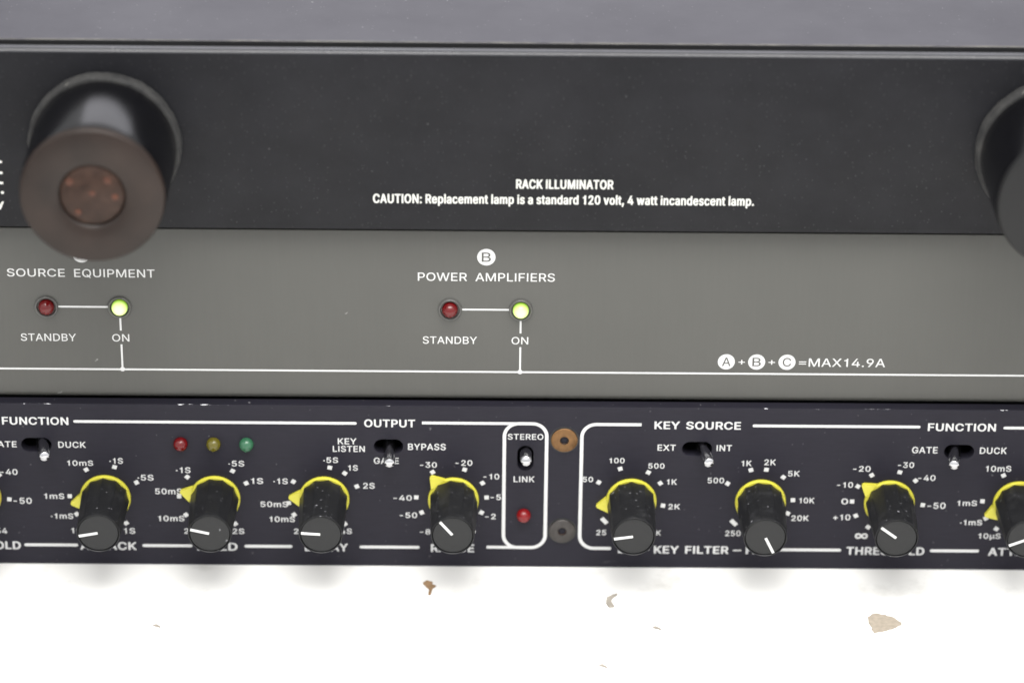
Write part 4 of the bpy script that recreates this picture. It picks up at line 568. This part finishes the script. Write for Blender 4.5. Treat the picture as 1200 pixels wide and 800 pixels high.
def mark(angle, r, cx, cz, wide=False):
    a = math.radians(angle); c = Vector((cx + r*math.cos(a), cz + r*math.sin(a)))
    d = Vector((math.cos(a), math.sin(a))); n = Vector((-d.y, d.x))
    h, k = (0.52, 0.98) if wide else (0.52, 0.54)
    return [tuple(c + d*h - n*k), tuple(c + d*h*1.0 + n*k), tuple(c - d*h + n*k), tuple(c - d*h - n*k)][::-1]
KZ = 18.59
DIALS = [   # x, turn of the pointer, marks (angle or (angle, 'wide')), numbers
 (-123.65, 150, [(122, 8.65), (76, 8.45), (45, 8.2), (-6, 7.9), (151, 8.8), (179, 8.85), (-154, 8.6), (-124, 8.3)], [("-40", -117.6, -113.4, 24.4, 26.05), ("-50", -114.9, -110.45, 16.55, 18.25), ("-54", -120.9, -116.75, 8.3, 9.95)]),
 (-92.92, 191, [120, 73, 28, 179, -146, -57, -122], [("10mS", -101.65, -95.4, 26.98, 28.5), ("·1S", -91.65, -88.35, 27.6, 29.2), ("·5S", -85.2, -81.3, 23.1, 24.75), ("1mS", -107.55, -102.65, 17.92, 19.5), ("·1mS", -106.2, -100.8, 12.5, 14.05), ("10µS", -101.55, -95.9, 8.55, 10.1), ("1S", -89.0, -86.2, 8.5, 10.15)]),
 (-66.92, 167, [139, 178, -146, -57, 59, 28, -122], [("·1S", -76.0, -72.45, 25.2, 26.85), ("50mS", -81.15, -74.65, 19.4, 21.05), ("10mS", -80.7, -74.35, 12.03, 13.6), ("2mS", -74.6, -69.6, 8.6, 10.15), ("2S", -63.1, -60.15, 8.65, 10.2), ("·5S", -63.55, -59.7, 27.08, 28.7), ("1S", -58.3, -55.35, 22.4, 24.05)]),
 (-41.01, 176.5, [148, -171, -148, 80, 54, 23, -55, -122], [("·1S", -53.0, -49.5, 22.38, 24.0), ("50mS", -56.2, -49.6, 16.1, 17.68), ("10mS", -54.15, -48.0, 12.03, 13.6), ("2mS", -48.4, -43.5, 8.75, 10.3), ("·5S", -41.1, -37.5, 28.2, 29.8), ("1S", -35.25, -32.85, 26.15, 27.75), ("2S", -31.75, -28.9, 21.3, 22.95), ("4S", -37.3, -34.45, 8.85, 10.4)]),
 (-10.25, 130, [(124, 8.85), (72, 8.5), (33, 8.2), (4, 7.9), (-28, 7.6), (177, 8.85), (-154, 8.4), -122, -57], [("-30", -18.25, -14.15, 27.1, 28.7), ("-20", -9.85, -5.75, 27.7, 29.3), ("-10", -3.25, 0.65, 24.05, 25.65), ("-5", -1.45, 1.1, 18.45, 20.05), ("-2", -2.7, -0.1, 13.15, 14.75), ("-40", -24.6, -20.1, 18.1, 19.65), ("-50", -23.1, -18.85, 13.35, 14.95), ("-80", -18.3, -14.15, 8.85, 10.4), ("0", -6.4, -4.9, 9.0, 10.55)]),
 (32.02, 189, [(148, 9.2), (108, 9.05), (63, 8.6), (35, 8.3), (-10, 7.75), (-138, 8.4, 1), (-50, 7.8)], [("50", 20.35, 22.9, 23.5, 25.0), ("100", 26.55, 30.25, 28.65, 30.15), ("500", 35.8, 39.75, 27.27, 28.78), ("1K", 40.3, 42.8, 22.93, 24.5), ("2K", 40.9, 43.75, 16.2, 17.75), ("25", 23.9, 26.35, 8.95, 10.5), ("4K", 37.0, 39.4, 9.0, 10.5)]),
 (62.80, -64, [(149, 9.3), (107, 8.9), (83, 8.7), (52, 8.4), (3, 7.75), (-26, 7.45), (-136, 8.5, 1)], [("500", 50.0, 54.0, 23.4, 25.0), ("1K", 57.85, 60.35, 28.1, 29.7), ("2K", 63.25, 66.05, 28.4, 30.05), ("5K", 69.0, 71.85, 25.4, 27.0), ("10K", 72.0, 75.7, 18.1, 19.7), ("20K", 70.35, 74.6, 13.25, 14.85), ("250", 54.75, 58.5, 8.95, 10.55)]),
 (93.50, 143, [(122, 8.65), (76, 8.45), (45, 8.35), (-5, 8.1), (151, 8.8), (179, 8.85), (-154, 8.6), (-124, 8.3)], [("-20", 84.35, 88.6, 26.85, 28.45), ("-30", 94.9, 98.85, 27.95, 29.55), ("-40", 99.9, 104.15, 24.45, 26.1), ("-50", 102.65, 107.05, 16.85, 18.6), ("-10", 80.75, 84.7, 22.45, 24.05), ("0", 82.05, 83.75, 17.9, 19.55), ("+10", 80.3, 84.55, 13.55, 15.2), ("∞", 85.8, 89.0, 8.0, 10.9)]),
 (124.20, 203, [118, 73, 28, 177, -150, -123, -57], [("10mS", 115.8, 121.95, 27.1, 28.75), ("·1S", 125.5, 128.8, 27.6, 29.2), ("·5S", 131.9, 135.8, 23.1, 24.75), ("1mS", 109.7, 114.5, 17.7, 19.25), ("·1mS", 110.75, 116.1, 12.4, 13.95), ("10µS", 115.4, 120.8, 8.7, 10.25), ("1S", 128.1, 130.9, 8.5, 10.15)]),
]
for cx, turn, marks, nums in DIALS:
    b = bmesh.new()
    for s, a0, a1, z0, z1 in nums: put_text(b, s, a0, a1, z0, z1, MED, INK)
    for m_ in marks:
        an, r_, *wide = m_ if isinstance(m_, tuple) else (m_, 8.5)
        flat(b, [mark(an, r_, cx, KZ, bool(wide))], INK-0.004)
    mesh_obj('dial_scale', b, 'white_ink', gate)

# one knob, then copies
def facet(t, k):
    amt = (0.0, 0.5, 1.0, 1.0, 0.85, 0.35, 0.0, 0.0, 0.0)[min(k, 8)]
    n = 11; a = (t % (2*math.pi/n)) - math.pi/n
    flute = math.cos(a*n/2)                     # 0 on the ridges, 1 in the middle of each shallow flute
    return 1 + amt*(0.012 - 0.062*flute)
def make_knob():
    b = bmesh.new()
    lathe(b, [(0, -0.5), (5.55, -0.5), (5.68, -1.0), (5.62, -4.0), (5.40, -11.0), (5.16, -15.8), (5.12, -16.85), (5.02, -17.15), (4.90, -17.18), (4.80, -17.05), (4.78, -16.4), (0, -16.4)], 88, facet)
    k = mesh_obj('knob', b, 'knob', gate, smooth=28)
    b = bmesh.new()      # yellow skirt ring with its pointer
    lathe(b, [(4.6, -0.08), (5.98, -0.08), (6.05, -0.25), (6.0, -0.90), (5.86, -1.08), (5.2, -1.08)], 72)
    pts = [(5.75, 2.05), (5.75, -2.05), (8.25, -0.42), (8.42, 0.0), (8.25, 0.42)]
    hi = [(-1.12, 0.0), (-1.12, 0.0), (-0.75, 0), (-0.7, 0), (-0.75, 0)]
    top = [b.verts.new((x, h[0], z)) for (x, z), h in zip(pts, hi)]; bot = [b.verts.new((x, -0.06, z*1.02)) for x, z in pts]
    fs = [b.faces.new(top), b.faces.new(bot[::-1])]
    for i in range(5): fs.append(b.faces.new((top[i], bot[i], bot[(i+1) % 5], top[(i+1) % 5])))
    bmesh.ops.recalc_face_normals(b, faces=fs)
    mesh_obj('pointer_ring', b, 'yellow', k, smooth=35)
    b = bmesh.new()
    lathe(b, [(4.68, -16.3), (4.68, -16.78), (4.58, -16.88), (2.5, -16.97), (0, -17.0)], 64)
    mesh_obj('cap', b, 'cap', k, smooth=40)
    b = bmesh.new()
    box(b, 0.15, 4.66, -17.06, -16.7, -0.33, 0.33, 0.03)
    mesh_obj('indicator_line', b, 'white_ink', k)
    return k
def copy_tree(o, parent):
    c = o.copy(); COL.objects.link(c); c.parent = parent
    for ch in list(o.children):
        d = ch.copy(); COL.objects.link(d); d.parent = c
    return c
knob0 = make_knob()
src = list(knob0.children)
for i, (cx, turn, _, _) in enumerate(DIALS):
    k = knob0 if i == 0 else copy_tree(knob0, gate)
    k.location = Vector((cx, 0, KZ))*MM
    k.rotation_euler = (0, -math.radians(turn), 0)

# toggle switches
def toggle(slot, tip):
    x0, x1, z0, z1 = slot
    cx, cz = (x0+x1)/2, (z0+z1)/2
    b = bmesh.new(); box(b, x0-1.2, x1+1.2, 3.05, 11, z0-1.2, z1+1.2)
    for f in [f for f in b.faces if all(abs(v.co.y-3.05) < 1e-3 for v in f.verts)]: b.faces.remove(f)
    bmesh.ops.recalc_face_normals(b, faces=b.faces)
    for f in b.faces: f.normal_flip()
    t = mesh_obj('toggle_switch', b, 'well_black', gate)
    P0, P1 = Vector((cx, 7.5, cz)), Vector((tip[0], -7.3, tip[1]))
    L = (P1-P0).length
    b = bmesh.new()
    lathe(b, [(0, 0), (1.45, 0), (1.42, -L*0.5), (1.38, -L+1.7), (1.34, -L+1.4), (1.31, -L+1.1), (1.30, -L+0.75), (1.16, -L+0.30), (0.86, -L+0.04), (0.45, -L-0.10), (0, -L-0.13)], 24)
    q = Vector((0, -1, 0)).rotation_difference(P1-P0)
    for v in b.verts: v.co = q @ v.co + P0
    mesh_obj('lever', b, 'chrome', t, smooth=30)
for s, tip in zip(SLOTS, [(-105.75, 33.3), (107.1, 32.65), (49.75, 32.85), (-25.2, 32.1), (6.8, 33.0)]): toggle(s, tip)

# indicator lights of the gate
def dome(cx, cz, r, mat, parent, label=None, h=1.0, y0=0.0, name='indicator_light'):
    b = bmesh.new()
    lathe(b, [(r, y0+0.3), (r, y0-0.35*h)] + [(r*math.cos(math.radians(a)), y0-0.35*h - r*h*math.sin(math.radians(a))) for a in range(10, 90, 10)] + [(0, y0-0.35*h-r*h)], 40)
    return tag(mesh_obj(name, b, mat, parent, smooth=50, origin=(cx, 0, cz)) if False else place(name, b, mat, parent, cx, cz), label)
def place(name, b, mat, parent, cx, cz):
    o = mesh_obj(name, b, mat, parent, smooth=50); o.location = Vector((cx, 0, cz))*MM; return o
for cx, cz, mt, lb in ((-74.6, 33.15, 'red_lens', 'unlit dark red indicator light'), (-66.85, 33.15, 'olive_lens', 'unlit olive yellow indicator light'), (-59.1, 33.15, 'teal_lens', 'unlit pale green indicator light'), (6.5, 14.4, 'bright_red_lens', 'unlit red indicator light in the stereo link box')):
    dome(cx, cz, 1.72, mt, gate, lb)

# centre screws
def screw(cx, cz, mat, label):
    b = bmesh.new()
    lathe(b, [(3.52, 0.05), (3.50, -0.03), (3.18, -0.03), (3.14, -0.30), (2.98, -0.48), (1.05, -0.50)], 48, mats=[1, 1, 1, 0, 0])
    s = place('screw', b, [mat, 'sink_dark'], gate, cx, cz); tag(s, label)
    b = bmesh.new()
    lathe(b, [(1.06, -0.50), (1.00, -0.40), (0.95, 0.5), (0, 0.6)], 6)
    h = mesh_obj('hex_socket', b, 'socket', s)
screw(15.85, 34.9, 'gold', 'brass coloured screw')
screw(15.75, 10.15, 'steel', 'dull steel screw')

# ---------------------------------------------------------------- middle unit: the grey power conditioner
GY = 2.6
cond = empty('power_conditioner', 'plain grey rack unit in the middle with two lit green lights', 'power conditioner')
bm = bmesh.new()
r = 1.7
prof = [(GY+3.0, 43.8), (GY+r, 43.8)] + [(GY+r-r*math.sin(math.radians(a)), 43.8+r-r*math.cos(math.radians(a))) for a in range(10, 91, 10)] + [(GY, 87.4), (GY+0.1, 87.68), (GY+0.4, 87.8), (GY+3.0, 87.8)]
prism_x(bm, prof, RX0, RX1)
mesh_obj('front_panel', bm, 'grey_paint', cond, smooth=35)
bm = bmesh.new(); box(bm, RX0+22, RX1-22, GY+3.0, 230, 44.4, 88.6, 0.5)
mesh_obj('chassis', bm, 'chassis_black', cond)
GI = GY-0.03
REG = 'REGULAR'
def disc_letter(ch, cx, cz, r, parent, extra=()):
    b = bmesh.new()
    sp = fit_text(ch, cx-r*0.50, cx+r*0.50, cz-r*0.56, cz+r*0.56, REG, 0)
    flat(b, [circle(cx, cz, r)] + sp, GI)
    for e in extra: put_text(b, *e, REG, GI, 0.04)
    return b
# group A (mostly behind the lamp) and group B
mesh_obj('circled_letter', disc_letter('A', -96.0, 81.2, 2.12, cond), 'white_ink', cond)
mesh_obj('circled_letter', disc_letter('B', -2.87, 81.2, 2.12, cond), 'white_ink', cond)
caption('section_title', [("SOURCE", -113.45, -100.0, 75.35, 77.45), ("EQUIPMENT", -97.95, -79.3, 75.3, 77.45)], cond, REG, y=GI)
caption('section_title', [("POWER", -18.7, -7.25, 75.0, 77.2), ("AMPLIFIERS", -5.4, 13.05, 75.0, 77.2)], cond, REG, y=GI)
for a, b_, c, d in ((-111.15, -98.2, -89.9, -85.8), (-17.6, -4.85, 3.1, 7.1)):
    caption('light_caption', [("STANDBY", a, b_, 58.7, 60.7)], cond, REG, y=GI)
    caption('light_caption', [("ON", c, d, 58.7, 60.7)], cond, REG, y=GI)
LWG = 0.44
for xa, xb, xv in ((-102.05, -90.4, -87.75), (-8.4, 2.6, 5.22)):
    line_part('circuit_line', [rect(xa, xb, 67.7-LWG/2, 67.7+LWG/2), rect(xv-LWG/2, xv+LWG/2, 61.6, 65.2), rect(xv-LWG/2, xv+LWG/2, 51.3, 58.0), circle(xv, 51.5, 0.58)], cond, y=GI)
line_part('circuit_line', [rect(RX0+30, RX1-30, 51.44-0.23, 51.44+0.23)], cond, y=GI+0.01)
mesh_obj('rating_text', disc_letter('A', 53.45, 54.55, 2.0, cond, [("+", 56.25, 57.85, 53.75, 55.6), ("+", 63.25, 64.9, 53.75, 55.6), ("=", 70.4, 72.2, 53.6, 55.6), ("MAX14.9A", 72.7, 90.7, 53.4, 55.65)]), 'white_ink', cond)
for ch, cx in (('B', 60.55), ('C', 67.65)): mesh_obj('circled_letter', disc_letter(ch, cx, 54.55, 2.0, cond), 'white_ink', cond)
def panel_light(cx, cz, mat, label):
    b = bmesh.new()
    lathe(b, [(2.74, GY+0.02), (2.70, GY-0.50), (2.55, GY-0.66), (2.30, GY-0.60), (2.05, GY+0.3), (0, GY+0.3)], 48)
    o = place('indicator_light', b, 'bezel_grey', cond, cx, cz); tag(o, label)
    b = bmesh.new(); r_ = 1.86
    lathe(b, [(r_, GY+0.4), (r_, GY-0.45)] + [(r_*math.cos(math.radians(a)), GY-0.45-r_*math.sin(math.radians(a))) for a in range(10, 90, 10)] + [(0, GY-0.45-r_)], 40)
    for v in b.verts: v.co.y -= GY
    l = mesh_obj('lens', b, mat, o, smooth=50); l.location = (0, GY*MM, 0)
for cx, lit in ((-104.7, 0), (-87.75, 1), (-11.22, 0), (5.22, 1)):
    panel_light(cx, 67.75, 'lit' if lit else 'red_lens', 'lit green indicator light' if lit else 'unlit dark red indicator light')

# ---------------------------------------------------------------- top unit: the rack light panel
ill = empty('rack_illuminator', 'black rack panel on top of the stack with two protruding lamp tubes', 'rack light')
bm = bmesh.new(); box(bm, RX0, RX1, 0, 3.2, 89.2, 132.9)
es = [e for e in bm.edges if abs(e.verts[0].co.z-e.verts[1].co.z) < 1e-4 and abs(e.verts[0].co.y-e.verts[1].co.y) < 1e-4 and e.verts[0].co.z > 100]
bmesh.ops.bevel(bm, geom=es, offset=1.0, segments=5, affect='EDGES', profile=0.5)
es = [e for e in bm.edges if abs(e.verts[0].co.z-89.2) < 1e-4 and abs(e.verts[1].co.z-89.2) < 1e-4 and e.verts[0].co.y < 0.1 and e.verts[1].co.y < 0.1]
bmesh.ops.bevel(bm, geom=es, offset=0.3, segments=2, affect='EDGES', profile=0.5)
bm.normal_update()
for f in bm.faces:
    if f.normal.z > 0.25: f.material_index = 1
mesh_obj('front_panel', bm, ['lamp_paint', 'lamp_edge_highlight'], ill, smooth=30)
bm = bmesh.new(); box(bm, RX0+22, RX1-22, 3.2, 190, 90.5, 112)
mesh_obj('chassis', bm, 'chassis_black', ill)
bm = bmesh.new(); box(bm, RX0+20, RX1-20, 8.6, 195, 130.0, 131.8, 0.3)
bm.normal_update()
for f in bm.faces:
    if f.normal.y < -0.8: f.material_index = 1  # cover's front face coloured black: the gap's shade is put into the paint
mesh_obj('top_cover', bm, ['cover_paint', 'chassis_black'], ill)
caption('panel_text', [("RACK ILLUMINATOR", 3.7, 25.9, 99.7, 102.1), ("CAUTION: Replacement lamp is a standard 120 volt, 4 watt incandescent lamp.", -28.8, 58.0, 95.85, 98.25)], ill, 'CONDENSED', 'lamp_ink')
b = bmesh.new()
for z in (105.4, 102.7, 100.2): flat(b, [rect(-114.2, -112.55, z-0.3, z+0.3)], INK)
flat(b, [circle(-112.85, 97.8, 0.36)], INK)
put_text(b, "y", -114.35, -112.6, 94.0, 96.1, 'CONDENSED', INK)
mesh_obj('panel_text', b, 'lamp_ink', ill)

def lamp_tube(cx, cz, front, label, lens):
    b = bmesh.new()
    lathe(b, [(16.0, 0.0), (16.3, -4.0), (16.15, -25.2), (15.95, -27.6), (15.7, -28.9)], 96)
    o = mesh_obj('lamp_tube', b, 'lamp_black', ill, smooth=40); o.location = Vector((cx, 0, cz))*MM
    tag(o, label)
    b = bmesh.new()
    lathe(b, [(15.0, -0.02), (17.0, -0.02), (17.25, -0.5), (17.2, -3.0), (16.9, -3.9), (15.5, -3.9)], 96,
          lambda t, k: 1 + 0.004*math.sin(7*t+1.3) + 0.003*math.sin(19*t) + 0.002*math.sin(43*t+.5))
    mesh_obj('collar', b, 'collar', o, smooth=40)
    b = bmesh.new()
    if lens:
        lathe(b, [(15.95, -28.2), (15.85, -29.0), (15.5, -29.45), (14.9, -29.6), (12.5, -29.85), (10.0, -29.8), (8.2, -29.5), (7.5, -29.25), (7.2, -28.9), (7.2, -26.5)], 96)
        mesh_obj('front_face', b, front, o, smooth=40)
        b = bmesh.new()
        lathe(b, [(7.02, -26.6), (7.02, -28.8), (6.75, -29.1), (0, -29.25)], 64, cz=0.16)
        for px, pz, r_ in ((0.1, 0.3, 0.75), (3.5, 3.4, 0.9), (-4.7, 3.0, 0.9), (5.0, -0.6, 0.8), (-3.2, -4.3, 0.8)):
            n0 = len(b.faces)
            lathe(b, [(r_, -29.05), (r_*0.9, -29.25), (r_*0.45, -29.33), (0, -29.35)], 14, mats=[1, 1, 1], cx=px, cz=pz+0.3)
        mesh_obj('lens', b, ['lens_brown', 'copper'], o, smooth=50)
    else:
        lathe(b, [(15.95, -28.2), (15.85, -29.0), (15.5, -29.5), (15.0, -29.6), (0, -29.6)], 96)
        mesh_obj('front_face', b, front, o, smooth=40)
lamp_tube(-88.9, 110.5, 'front_brown', 'lamp tube with a brown front and recessed centre', True)
lamp_tube(124.4, 110.5, 'front_grey', 'lamp tube with a plain grey front', False)

# ---------------------------------------------------------------- chips lying on the table
def chip(name, pts, th, mat, label, bend=0.0):
    b = bmesh.new()
    me = fill_curve([pts])
    vs = [b.verts.new((v.co.x, v.co.y, th)) for v in me.vertices]
    fs = [b.faces.new([vs[i] for i in p.vertices]) for p in me.polygons]
    bpy.data.meshes.remove(me)
    cx = sum(p[0] for p in pts)/len(pts); cy = sum(p[1] for p in pts)/len(pts)
    ext = bmesh.ops.extrude_face_region(b, geom=fs)
    for g in ext['geom']:
        if isinstance(g, bmesh.types.BMVert): g.co.z = 0.03
    for v in b.verts:
        d = math.hypot(v.co.x-cx, v.co.y-cy)
        if v.co.z > 0.05: v.co.z += bend*d*d
    bmesh.ops.recalc_face_normals(b, faces=b.faces)
    return tag(mesh_obj(name, b, mat), label, 'chip')
def jag(cx, cy, pts, seed, amt=0.25, sub=4, size=0.9):
    rnd = random.Random(seed); out = []
    n = len(pts)
    for i in range(n):
        a, b_ = pts[i], pts[(i+1) % n]
        for k in range(sub):
            t = k/sub
            out.append((cx + size*(a[0]*(1-t)+b_[0]*t) + (rnd.uniform(-amt, amt) if k else 0), cy + size*(a[1]*(1-t)+b_[1]*t) + (rnd.uniform(-amt, amt) if k else 0)))
    return out
chip('table_chip', jag(91.1, -24.8, [(-4.2, 3.2), (-2.4, 5.0), (0.6, 4.4), (3.0, 2.4), (4.4, 0.0), (2.2, -2.2), (-0.8, -3.8), (-3.4, -4.6), (-3.9, -1.0)], 4, 0.28), 0.12, 'chip_beige', 'flat beige flake on the tabletop, largest of the flakes')
chip('table_chip', jag(27.3, -15.8, [(-1.2, 1.8), (0.3, 3.0), (1.6, 3.3), (0.5, 1.9), (-0.1, 0.2), (0.6, -2.6), (-0.6, -3.0), (-1.4, -1.0)], 7, 0.12, 3), 0.25, 'chip_grey', 'small greyish curved flake on the tabletop in front of the steel screw', 0.04)
chip('table_chip', jag(-15.8, -9.6, [(-1.7, 1.6), (-0.6, 2.6), (0.8, 2.0), (0.6, 0.9), (1.7, 0.3), (0.7, -1.2), (0.4, -4.0), (-0.2, -4.2), (0.0, -1.4), (-0.8, -0.2)], 9, 0.12, 3), 0.35, 'chip_brown', 'small brown crumb on the tabletop close to the black noise gate', 0.02)
for cx, cy, seed, lb in ((-79.0, -28.0, 21, 'tiny pale grey crumb alone on the tabletop in front of the hold knob'), (24.5, -44.0, 23, 'tiny pale crumb on the tabletop, farthest from the rack units'), (37.5, -27.5, 25, 'tiny pale curl on the tabletop between the greyish flake and the beige flake')):
    chip('table_crumb', jag(cx, cy, [(-1.0, 0.3), (-0.2, 0.9), (0.9, -0.1), (1.1, -0.8), (0.1, -0.3)], seed, 0.15, 2), 0.2, 'chip_grey', lb)
